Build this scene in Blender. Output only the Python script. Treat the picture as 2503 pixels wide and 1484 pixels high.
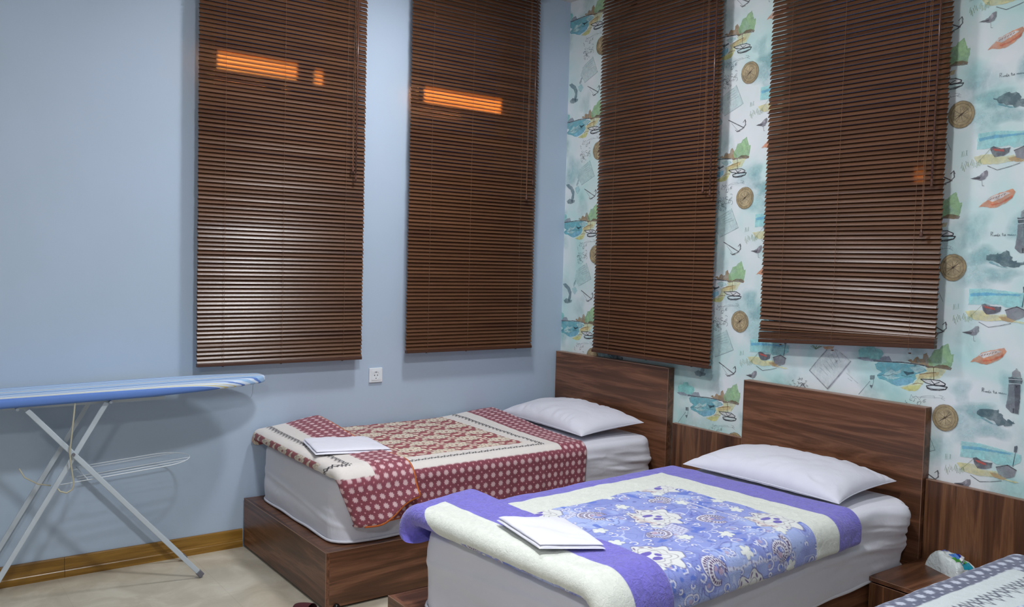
import bpy, bmesh, math, random
import numpy as np
from mathutils import Vector, Matrix

PI = math.pi
for o in list(bpy.data.objects):
    bpy.data.objects.remove(o)
SC = bpy.context.scene
COL = SC.collection

# ------------------------------------------------------------------ camera, world, exposure
YAW, PITCH, ROLL = 0.6359, 0.0532, 0.0270
def make_camera():
    cy, sy = math.cos(YAW), math.sin(YAW)
    F = Vector((sy * math.cos(PITCH), cy * math.cos(PITCH), -math.sin(PITCH)))
    R = Vector((cy, -sy, 0)); U = R.cross(F)
    R2 = math.cos(ROLL) * R + math.sin(ROLL) * U
    U2 = -math.sin(ROLL) * R + math.cos(ROLL) * U
    m = Matrix(((R2.x, U2.x, -F.x, 0), (R2.y, U2.y, -F.y, 0), (R2.z, U2.z, -F.z, 0), (0, 0, 0, 1)))
    cam = bpy.data.cameras.new('camera')
    cam.sensor_fit = 'HORIZONTAL'; cam.sensor_width = 36.0
    cam.lens = 2126.5 / 2503 * 36; cam.shift_y = 12.5 / 2503
    cam.clip_start = 0.05
    ob = bpy.data.objects.new('camera', cam); COL.objects.link(ob)
    ob.matrix_world = Matrix.Translation((-3.6848, -4.4359, 1.524)) @ m
    SC.camera = ob
make_camera()
W = bpy.data.worlds.new('night'); SC.world = W; W.use_nodes = True
W.node_tree.nodes['Background'].inputs[0].default_value = (0.02, 0.03, 0.06, 1)
W.node_tree.nodes['Background'].inputs[1].default_value = 0.5
SC.view_settings.view_transform = 'Standard'; SC.view_settings.look = 'None'
SC.view_settings.gamma = 1; SC.view_settings.use_curve_mapping = False
SC.view_settings.exposure = 1.62
# room lamps, the last an unseen fill added behind the camera: (x, y, z, radius, emission strength)
LAMPS = [(-1.47, -1.12, 3.215, 0.15, 50.0), (-2.45, -2.75, 3.215, 0.15, 86.0), (-4.6, -5.2, 3.215, 0.2, 58.0)]
LAMP_COLOR = (0.93, 0.96, 1.0)
# added narrow warm beams behind the blinds, making the orange bars on the slats: (centre, size x, size y, facing wall, power)
SLAT_BEAMS = [((-2.093, 0.10, 2.492), 0.411, 0.080, 'A', 1.9), ((-1.767, 0.10, 2.48), 0.047, 0.075, 'A', 0.2),
        ((-0.86, 0.10, 2.478), 0.56, 0.082, 'A', 3.6), ((0.10, -1.29, 2.28), 0.09, 0.055, 'B', 0.25),
        ((0.10, -2.48, 1.955), 0.12, 0.06, 'B', 0.12)]
def add_slat_beams():
    for c, sx, sy, w, p in SLAT_BEAMS:
        l = bpy.data.lights.new('slat_beam', 'AREA'); l.shape = 'RECTANGLE'
        l.size = sx; l.size_y = sy; l.spread = math.radians(6); l.energy = p; l.color = (1.0, 0.62, 0.18)
        o = bpy.data.objects.new('slat_beam', l); COL.objects.link(o); o.location = c
        d = Vector((0, -1, 0)) if w == 'A' else Vector((-1, 0, 0))
        o.rotation_euler = d.to_track_quat('-Z', 'Y').to_euler() if w == 'A' else Vector((-1, 0, 0)).to_track_quat('-Z', 'Y').to_euler()
add_slat_beams()

# ------------------------------------------------------------------ helpers
def srgb(h, g=1.0):
    if isinstance(h, str):
        h = h.lstrip('#'); c = [int(h[i:i + 2], 16) / 255 for i in (0, 2, 4)]
    else:
        c = [v / 255 for v in h]
    return [((v / 12.92) if v <= 0.04045 else ((v + 0.055) / 1.055) ** 2.4) * g for v in c]

def tag(o, label=None, cat=None, group=None, kind=None):
    if label: o['label'] = label
    if cat: o['category'] = cat
    if group: o['group'] = group
    if kind: o['kind'] = kind
    return o

def empty(name, loc=(0, 0, 0), rz=0.0, label=None, cat=None, group=None):
    o = bpy.data.objects.new(name, None); COL.objects.link(o)
    o.location = loc; o.rotation_euler = (0, 0, rz); o.empty_display_size = 0.1
    return tag(o, label, cat, group)

class MB:
    """collects verts/faces and links them as one mesh object"""
    def __init__(s): s.v = []; s.f = []; s.m = []; s.cur = 0
    def add(s, vs, fs):
        b = len(s.v); s.v += [tuple(map(float, p)) for p in vs]
        s.f += [tuple(b + i for i in f) for f in fs]; s.m += [s.cur] * len(fs)
    def box(s, x0, x1, y0, y1, z0, z1):
        x0, x1 = min(x0, x1), max(x0, x1); y0, y1 = min(y0, y1), max(y0, y1); z0, z1 = min(z0, z1), max(z0, z1)
        s.add([(x0, y0, z0), (x1, y0, z0), (x1, y1, z0), (x0, y1, z0), (x0, y0, z1), (x1, y0, z1), (x1, y1, z1), (x0, y1, z1)],
              [(0, 3, 2, 1), (4, 5, 6, 7), (0, 1, 5, 4), (1, 2, 6, 5), (2, 3, 7, 6), (3, 0, 4, 7)])
    def tube(s, pts, r, n=8, closed=False, caps=True):
        pts = [Vector(p) for p in pts]; N = len(pts); rings = []
        up = None
        for i, p in enumerate(pts):
            a = pts[(i - 1) % N] if (closed or i > 0) else p
            b = pts[(i + 1) % N] if (closed or i < N - 1) else p
            d = (b - a)
            if d.length < 1e-9: d = Vector((0, 0, 1))
            d.normalize()
            if up is None:
                up = Vector((0, 0, 1)) if abs(d.z) < 0.9 else Vector((1, 0, 0))
            u = (up - d * up.dot(d))
            if u.length < 1e-6: u = d.orthogonal()
            u.normalize(); w = d.cross(u); up = u
            rr = r[i] if isinstance(r, (list, tuple)) else r
            rings.append([p + (u * math.cos(2 * PI * k / n) + w * math.sin(2 * PI * k / n)) * rr for k in range(n)])
        vs = [q for ring in rings for q in ring]; fs = []
        M = N if closed else N - 1
        for i in range(M):
            j = (i + 1) % N
            for k in range(n):
                k2 = (k + 1) % n
                fs.append((i * n + k, i * n + k2, j * n + k2, j * n + k))
        if caps and not closed:
            fs.append(tuple(range(n - 1, -1, -1))); fs.append(tuple((N - 1) * n + k for k in range(n)))
        s.add(vs, fs)
    def bar(s, a, b, w, h, up=(0, 1, 0)):
        a = Vector(a); b = Vector(b); d = (b - a).normalized(); u = Vector(up); u = (u - d * u.dot(d)).normalized(); t = d.cross(u)
        vs = []
        for p in (a, b):
            for su, st in ((-1, -1), (1, -1), (1, 1), (-1, 1)):
                vs.append(p + u * su * w / 2 + t * st * h / 2)
        s.add(vs, [(0, 1, 2, 3), (7, 6, 5, 4), (0, 4, 5, 1), (1, 5, 6, 2), (2, 6, 7, 3), (3, 7, 4, 0)])
    def lathe(s, prof, c, n=32, axis='z'):
        vs = []; fs = []
        for r, h in prof:
            for k in range(n):
                a = 2 * PI * k / n; x, y = r * math.cos(a), r * math.sin(a)
                if axis == 'z': vs.append((c[0] + x, c[1] + y, c[2] + h))
                elif axis == 'y': vs.append((c[0] + x, c[1] + h, c[2] + y))
                else: vs.append((c[0] + h, c[1] + x, c[2] + y))
        for i in range(len(prof) - 1):
            for k in range(n):
                k2 = (k + 1) % n; fs.append((i * n + k, i * n + k2, (i + 1) * n + k2, (i + 1) * n + k))
        fs.append(tuple(range(n))); fs.append(tuple((len(prof) - 1) * n + k for k in range(n - 1, -1, -1)))
        s.add(vs, fs)
    def grid(s, P, closed_u=False):
        """P: array (a,b,3)"""
        a, b = P.shape[:2]; base = len(s.v)
        s.v += [tuple(map(float, q)) for q in P.reshape(-1, 3)]
        for i in range(a if closed_u else a - 1):
            i2 = (i + 1) % a
            for j in range(b - 1):
                s.f.append((base + i * b + j, base + i2 * b + j, base + i2 * b + j + 1, base + i * b + j + 1)); s.m.append(s.cur)
    def build(s, name, mat, parent=None, smooth=False, bevel=0.0, fix=True, seg=2):
        me = bpy.data.meshes.new(name)
        me.from_pydata(s.v, [], s.f); me.update()
        if fix:
            bm = bmesh.new(); bm.from_mesh(me); bmesh.ops.recalc_face_normals(bm, faces=bm.faces); bm.to_mesh(me); bm.free()
        mats = mat if isinstance(mat, (list, tuple)) else [mat]
        for m in mats: me.materials.append(m)
        if len(mats) > 1: me.polygons.foreach_set('material_index', s.m)
        if smooth: me.polygons.foreach_set('use_smooth', [True] * len(me.polygons))
        o = bpy.data.objects.new(name, me); COL.objects.link(o)
        if parent: o.parent = parent
        if bevel:
            b = o.modifiers.new('bevel', 'BEVEL'); b.width = bevel; b.segments = seg; b.limit_method = 'ANGLE'; b.angle_limit = math.radians(40)
        return o

def copy_tree(o, parent=None):
    c = o.copy(); COL.objects.link(c)
    if parent: c.parent = parent
    for ch in o.children: copy_tree(ch, c)
    return c

# ------------------------------------------------------------------ materials
class NT:
    def __init__(s, name):
        s.mat = bpy.data.materials.new(name); s.mat.use_nodes = True; s.t = s.mat.node_tree
        s.b = s.t.nodes['Principled BSDF']; s.out = s.t.nodes['Material Output']
    def n(s, typ, **k):
        x = s.t.nodes.new(typ)
        for a, v in k.items():
            if a.startswith('i_'):
                key = a[2:]; key = int(key) if key.isdigit() else key.replace('_', ' ')
                x.inputs[key].default_value = v
            else: setattr(x, a, v)
        return x
    def l(s, a, b): s.t.links.new(a, b)
    def coord(s, kind='Object', scale=(1, 1, 1), rot=(0, 0, 0)):
        t = s.n('ShaderNodeTexCoord'); m = s.n('ShaderNodeMapping'); m.inputs['Scale'].default_value = scale; m.inputs['Rotation'].default_value = rot
        s.l(t.outputs[kind], m.inputs['Vector']); return m.outputs['Vector']
    def ramp(s, fac, stops):
        r = s.n('ShaderNodeValToRGB'); e = r.color_ramp.elements
        while len(e) < len(stops): e.new(0.5)
        for i, (p, c) in enumerate(stops): e[i].position = p; e[i].color = (*c, 1)
        s.l(fac, r.inputs['Fac']); return r.outputs['Color']
    def bump(s, h, strength, dist=0.01):
        b = s.n('ShaderNodeBump', i_Strength=strength, i_Distance=dist); s.l(h, b.inputs['Height']); s.l(b.outputs['Normal'], s.b.inputs['Normal']); return b
    def set(s, color=None, rough=None, **k):
        if color is not None: s.b.inputs['Base Color'].default_value = (*color, 1)
        if rough is not None: s.b.inputs['Roughness'].default_value = rough
        for a, v in k.items(): s.b.inputs[a.replace('_', ' ')].default_value = v

def simple(name, hexc, rough=0.6, noise=0.0, nscale=60, **k):
    m = NT(name); m.set(srgb(hexc), rough, **k)
    if noise:
        v = m.coord(); n = m.n('ShaderNodeTexNoise', i_Scale=nscale, i_Detail=4.0); m.l(v, n.inputs['Vector']); m.bump(n.outputs['Fac'], noise, 0.004)
    return m.mat

def wood(name, axis, dark, mid, light, rough=0.34, scale=1.0):
    m = NT(name)
    sc = {'x': (0.45, 6, 6), 'y': (6, 0.45, 6), 'z': (6, 6, 0.45)}[axis]
    v = m.coord('Object', tuple(c * scale for c in sc))
    n1 = m.n('ShaderNodeTexNoise', i_Scale=2.2, i_Detail=6.0, i_Roughness=0.6, i_Distortion=0.6); m.l(v, n1.inputs['Vector'])
    sc2 = {'x': (0.8, 60, 60), 'y': (60, 0.8, 60), 'z': (60, 60, 0.8)}[axis]
    v2 = m.coord('Object', sc2); n2 = m.n('ShaderNodeTexNoise', i_Scale=3.0, i_Detail=3.0); m.l(v2, n2.inputs['Vector'])
    c = m.ramp(n1.outputs['Fac'], [(0.28, srgb(dark)), (0.46, srgb(mid)), (0.54, srgb(light)), (0.62, srgb(mid)), (0.75, srgb(dark))])
    g = m.ramp(n2.outputs['Fac'], [(0.3, (0.72, 0.70, 0.68)), (0.7, (1.08, 1.08, 1.08))])
    mx = m.n('ShaderNodeMix', data_type='RGBA', blend_type='MULTIPLY'); mx.inputs[0].default_value = 0.8
    m.l(c, mx.inputs[6]); m.l(g, mx.inputs[7]); m.l(mx.outputs[2], m.b.inputs['Base Color'])
    m.set(rough=rough); m.bump(n2.outputs['Fac'], 0.08, 0.002)
    return m.mat

W_D, W_M, W_L = '3a2317', '623f2b', '81573f'
WOOD_Y = wood('walnut_laminate_across', 'y', W_D, W_M, W_L)
WOOD_X = wood('walnut_laminate_along', 'x', W_D, W_M, W_L)
WOOD_Z = wood('walnut_laminate_upright', 'z', '39231a', '5d3b26', '7d563a')
EDGE = simple('walnut_edge_band', '8c6b58', 0.4)
OAK = wood('honey_oak_skirting', 'x', '5f3f18', '86601f', '9c7430', 0.3)
DARK = simple('black_recess', '120d0a', 0.8)

def m_wallpaint():
    m = NT('pale_blue_wall_paint'); v = m.coord(); n = m.n('ShaderNodeTexNoise', i_Scale=1.3, i_Detail=2.0); m.l(v, n.inputs['Vector'])
    c = m.ramp(n.outputs['Fac'], [(0.3, srgb('acbdcd')), (0.7, srgb('b1c1d5'))]); m.l(c, m.b.inputs['Base Color'])
    n2 = m.n('ShaderNodeTexNoise', i_Scale=220.0, i_Detail=2.0); m.l(v, n2.inputs['Vector']); m.bump(n2.outputs['Fac'], 0.06, 0.002); m.set(rough=0.62); return m.mat
WALL_BLUE = m_wallpaint()

def m_paper():
    m = NT('watercolour_wallpaper_ground'); v = m.coord('Object', (1, 1, 1))
    n = m.n('ShaderNodeTexNoise', i_Scale=3.2, i_Detail=3.0, i_Distortion=0.5); m.l(v, n.inputs['Vector'])
    c = m.ramp(n.outputs['Fac'], [(0.36, srgb('dfe3e6')), (0.5, srgb('d2e0e0')), (0.62, srgb('bfdddb')), (0.75, srgb('a5d0cf'))])
    m.l(c, m.b.inputs['Base Color']); m.set(rough=0.55)
    n2 = m.n('ShaderNodeTexNoise', i_Scale=300.0); m.l(v, n2.inputs['Vector']); m.bump(n2.outputs['Fac'], 0.05, 0.002); return m.mat
PAPER = m_paper()

def m_ink():
    m = NT('wallpaper_inks'); a = m.n('ShaderNodeAttribute', attribute_name='Ink'); v = m.coord()
    n = m.n('ShaderNodeTexNoise', i_Scale=38.0, i_Detail=5.0, i_Roughness=0.65, i_Distortion=0.8); m.l(v, n.inputs['Vector'])
    g = m.ramp(n.outputs['Fac'], [(0.3, (0.74, 0.76, 0.80)), (0.5, (1.0, 1.0, 1.0)), (0.7, (1.22, 1.2, 1.16))])
    mx = m.n('ShaderNodeMix', data_type='RGBA', blend_type='MULTIPLY'); mx.inputs[0].default_value = 1
    m.l(a.outputs['Color'], mx.inputs[6]); m.l(g, mx.inputs[7]); m.l(mx.outputs[2], m.b.inputs['Base Color'])
    n2 = m.n('ShaderNodeTexNoise', i_Scale=24.0, i_Detail=6.0, i_Roughness=0.7); m.l(v, n2.inputs['Vector'])
    mr = m.n('ShaderNodeMapRange'); mr.inputs['From Min'].default_value = 0.38; mr.inputs['From Max'].default_value = 0.62; mr.inputs['To Min'].default_value = 1.0; mr.inputs['To Max'].default_value = 0.55
    m.l(n2.outputs['Fac'], mr.inputs['Value']); mm = m.n('ShaderNodeMath', operation='MULTIPLY'); m.l(mr.outputs[0], mm.inputs[0]); m.l(a.outputs['Alpha'], mm.inputs[1])
    m.set(rough=0.55); m.l(mm.outputs[0], m.b.inputs['Alpha']); return m.mat
INK = m_ink()

def m_floor():
    m = NT('cream_stone_tile'); v = m.coord()
    n = m.n('ShaderNodeTexNoise', i_Scale=5.0, i_Detail=6.0, i_Roughness=0.6, i_Distortion=0.8); m.l(v, n.inputs['Vector'])
    c = m.ramp(n.outputs['Fac'], [(0.3, srgb('b5ab98')), (0.48, srgb('c0b6a2')), (0.6, srgb('ccc3b0')), (0.8, srgb('d6cebd'))])
    br = m.n('ShaderNodeTexBrick', i_Scale=1.0, i_Mortar_Size=0.0022, i_Brick_Width=0.6, i_Row_Height=0.6)
    br.offset = 0.0; br.inputs['Color1'].default_value = (1, 1, 1, 1); br.inputs['Color2'].default_value = (0.97, 0.97, 0.97, 1); br.inputs['Mortar'].default_value = (0.9, 0.89, 0.87, 1)
    m.l(v, br.inputs['Vector']); mx = m.n('ShaderNodeMix', data_type='RGBA', blend_type='MULTIPLY'); mx.inputs[0].default_value = 1
    m.l(c, mx.inputs[6]); m.l(br.outputs['Color'], mx.inputs[7]); m.l(mx.outputs[2], m.b.inputs['Base Color']); m.set(rough=0.28); return m.mat
FLOOR = m_floor()
CEIL = simple('white_ceiling_paint', 'd9d3d0', 0.7)
FARWALL = simple('pale_far_wall_paint', 'b9bfc8', 0.7)

def m_slat(name='walnut_slat', transl=0.35):
    m = NT(name); v = m.coord('Object', (1.2, 1.2, 47.6))
    n = m.n('ShaderNodeTexNoise', i_Scale=1.0, i_Detail=2.0); m.l(v, n.inputs['Vector'])
    c = m.ramp(n.outputs['Fac'], [(0.3, srgb('4d3022')), (0.5, srgb('60402b')), (0.7, srgb('6b4832'))])
    m.l(c, m.b.inputs['Base Color']); m.set(rough=0.33); m.b.inputs['Specular IOR Level'].default_value = 0.6
    v2 = m.coord('Object', (6, 6, 300)); n2 = m.n('ShaderNodeTexNoise', i_Scale=1.0, i_Detail=3.0); m.l(v2, n2.inputs['Vector']); m.bump(n2.outputs['Fac'], 0.05, 0.002)
    t = m.n('ShaderNodeBsdfTranslucent'); t.inputs[0].default_value = (1.0, 0.60, 0.20, 1)
    ms = m.n('ShaderNodeMixShader'); ms.inputs[0].default_value = transl
    m.l(m.b.outputs[0], ms.inputs[1]); m.l(t.outputs[0], ms.inputs[2]); m.l(ms.outputs[0], m.out.inputs['Surface']); return m.mat
SLAT = m_slat('walnut_slat', 0.06)
RAIL = simple('walnut_rail', '4a2c1c', 0.4)
CORD = simple('brown_cord', '7a553c', 0.7)
WAND = simple('brown_wand', '5b3b30', 0.2)

def m_cloth(name, hexc, rough=0.85, bump=0.25, scale=900, sheen=0.2, wr=0.25):
    m = NT(name); v = m.coord(); m.set(srgb(hexc), rough); m.b.inputs['Sheen Weight'].default_value = sheen
    n = m.n('ShaderNodeTexNoise', i_Scale=float(scale), i_Detail=2.0); m.l(v, n.inputs['Vector'])
    n2 = m.n('ShaderNodeTexNoise', i_Scale=9.0, i_Detail=4.0, i_Distortion=0.7); m.l(v, n2.inputs['Vector'])
    b1 = m.n('ShaderNodeBump', i_Strength=bump, i_Distance=0.001); m.l(n.outputs['Fac'], b1.inputs['Height'])
    b2 = m.n('ShaderNodeBump', i_Strength=wr, i_Distance=0.02); m.l(n2.outputs['Fac'], b2.inputs['Height'])
    m.l(b1.outputs['Normal'], b2.inputs['Normal']); m.l(b2.outputs['Normal'], m.b.inputs['Normal']); return m.mat
SHEET = m_cloth('white_cotton_sheet', 'd9d9e2')
COVER = m_cloth('pale_mattress_cover', 'c9cccf', 0.7, 0.1, 500, 0.1, 0.35)
PILLOW = m_cloth('white_pillowcase', 'd8d8e3')
LINEN = m_cloth('white_folded_linen', 'e4e3ee', 0.6, 0.1, 700, 0.1, 0.15)
PIPING_W = simple('white_piping', 'dcdce2', 0.6)
ORANGE = simple('orange_piping', 'c0601f', 0.55)

def m_paint(name, rough=0.85, sheen=0.2, nscale=500, bump=0.3, bdist=0.002, vary=0.12, crush=0.0):
    """fabric whose print is stored per vertex"""
    m = NT(name); a = m.n('ShaderNodeAttribute', attribute_name='Print'); v = m.coord()
    n = m.n('ShaderNodeTexNoise', i_Scale=float(nscale), i_Detail=3.0); m.l(v, n.inputs['Vector'])
    n2 = m.n('ShaderNodeTexNoise', i_Scale=55.0, i_Detail=4.0, i_Distortion=1.2); m.l(v, n2.inputs['Vector'])
    g = m.ramp(n2.outputs['Fac'], [(0.3, (1 - vary,) * 3), (0.7, (1 + vary,) * 3)])
    mx = m.n('ShaderNodeMix', data_type='RGBA', blend_type='MULTIPLY')
    m.l(a.outputs['Alpha'], mx.inputs[0]); m.l(a.outputs['Color'], mx.inputs[6]); m.l(g, mx.inputs[7]); m.l(mx.outputs[2], m.b.inputs['Base Color'])
    m.set(rough=rough); m.b.inputs['Sheen Weight'].default_value = sheen
    b1 = m.n('ShaderNodeBump', i_Strength=bump, i_Distance=bdist); m.l(n.outputs['Fac'], b1.inputs['Height'])
    b2 = m.n('ShaderNodeBump', i_Distance=0.006); m.l(n2.outputs['Fac'], b2.inputs['Height'])
    mm = m.n('ShaderNodeMath', operation='MULTIPLY'); mm.inputs[1].default_value = crush; m.l(a.outputs['Alpha'], mm.inputs[0]); m.l(mm.outputs[0], b2.inputs['Strength'])
    m.l(b1.outputs['Normal'], b2.inputs['Normal']); m.l(b2.outputs['Normal'], m.b.inputs['Normal']); return m.mat
Q_PRINT = m_paint('printed_quilt_cotton', 0.8, 0.15, 600, 0.15, 0.001, 0.06, 0.15)
Q_PLUSH = m_paint('plush_quilt_fabric', 0.9, 0.35, 260, 0.5, 0.003, 0.16, 0.8)

# ------------------------------------------------------------------ the room shell
ZC = 3.22
def wall_with_holes(name, axis, u0, u1, holes, mat, thick=0.2):
    m = MB(); hs = sorted(holes)
    def blk(a, b, z0, z1):
        if b - a < 1e-6 or z1 - z0 < 1e-6: return
        if axis == 'A': m.box(a, b, 0, thick, z0, z1)
        else: m.box(0, thick, a, b, z0, z1)
    c = u0
    for a, b, z0, z1 in hs:
        blk(c, a, 0, ZC); blk(a, b, 0, z0); blk(a, b, z1, ZC); c = b
    blk(c, u1, 0, ZC)
    return tag(m.build(name, mat, fix=False), kind='structure')

BLINDS = [  # wall, u0, u1, bottom z
    ('A', -2.391, -1.496, 0.9634), ('A', -1.212, -0.307, 0.9846), ('B', -1.336, -0.398, 0.982), ('B', -2.554, -1.654, 1.179)]
HOLES = {'A': [], 'B': []}
for w, a, b, z in BLINDS: HOLES[w].append((a + 0.09, b - 0.09, z + 0.16, 3.02))
wall_left = wall_with_holes('wall_left', 'A', -6.2, 0.2, HOLES['A'], WALL_BLUE)
wall_right = wall_with_holes('wall_right', 'B', -6.8, 0.0, HOLES['B'], PAPER)
m = MB(); m.box(-6.4, 0.2, -7.0, 0.2, -0.1, 0); tag(m.build('floor', FLOOR, fix=False), kind='structure')
m = MB(); m.box(-6.4, 0.2, -7.0, 0.2, ZC, ZC + 0.1); tag(m.build('ceiling', CEIL, fix=False), kind='structure')
m = MB(); m.box(-6.4, -6.2, -7.0, 0.2, 0, ZC); tag(m.build('wall_far_left', FARWALL, fix=False), kind='structure')
m = MB(); m.box(-6.2, 0.2, -7.0, -6.8, 0, ZC); tag(m.build('wall_behind', FARWALL, fix=False), kind='structure')
# skirting: board with a stepped profile, two lengths with a joint
def skirting():
    m = MB()
    for a, b in ((-6.2, -2.9715), (-2.970, -2.132)):
        prof = [(0, 0), (-0.016, 0), (-0.016, 0.030), (-0.0135, 0.034), (-0.0135, 0.040), (-0.012, 0.044), (-0.012, 0.088), (-0.009, 0.0945), (0, 0.0945)]
        vs = [(x, y, z) for x in (a, b) for y, z in prof]; n = len(prof)
        fs = [(i, (i + 1) % n, n + (i + 1) % n, n + i) for i in range(n)] + [tuple(range(n)), tuple(range(2 * n - 1, n - 1, -1))]
        m.add(vs, fs)
    return tag(m.build('baseboard_left', OAK), kind='structure')
skirting()

FRAME = simple('white_window_frame', 'd0d2d4', 0.4)
def m_glass():
    m = NT('window_glass'); t = m.n('ShaderNodeBsdfTransparent'); g = m.n('ShaderNodeBsdfGlossy', i_Roughness=0.02)
    ms = m.n('ShaderNodeMixShader'); ms.inputs[0].default_value = 0.08
    m.l(t.outputs[0], ms.inputs[1]); m.l(g.outputs[0], ms.inputs[2]); m.l(ms.outputs[0], m.out.inputs['Surface']); return m.mat
GLASS = m_glass()
def window(i, w, a, b, z0, z1):
    def bx(m, u0, u1, d0, d1, za, zb):
        if w == 'A': m.box(u0, u1, d0, d1, za, zb)
        else: m.box(d0, d1, u0, u1, za, zb)
    m = MB(); t = 0.05
    bx(m, a, a + t, 0.13, 0.19, z0, z1); bx(m, b - t, b, 0.13, 0.19, z0, z1)
    bx(m, a + t, b - t, 0.13, 0.19, z0, z0 + t); bx(m, a + t, b - t, 0.13, 0.19, z1 - t, z1)
    o = tag(m.build('window_%d' % i, FRAME, fix=False), kind='structure')
    m = MB(); bx(m, a + t, b - t, 0.157, 0.163, z0 + t, z1 - t); m.build('pane', GLASS, o, fix=False)
k = 1
for w in 'AB':
    for h in HOLES[w]: window(k, w, *h); k += 1

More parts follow.
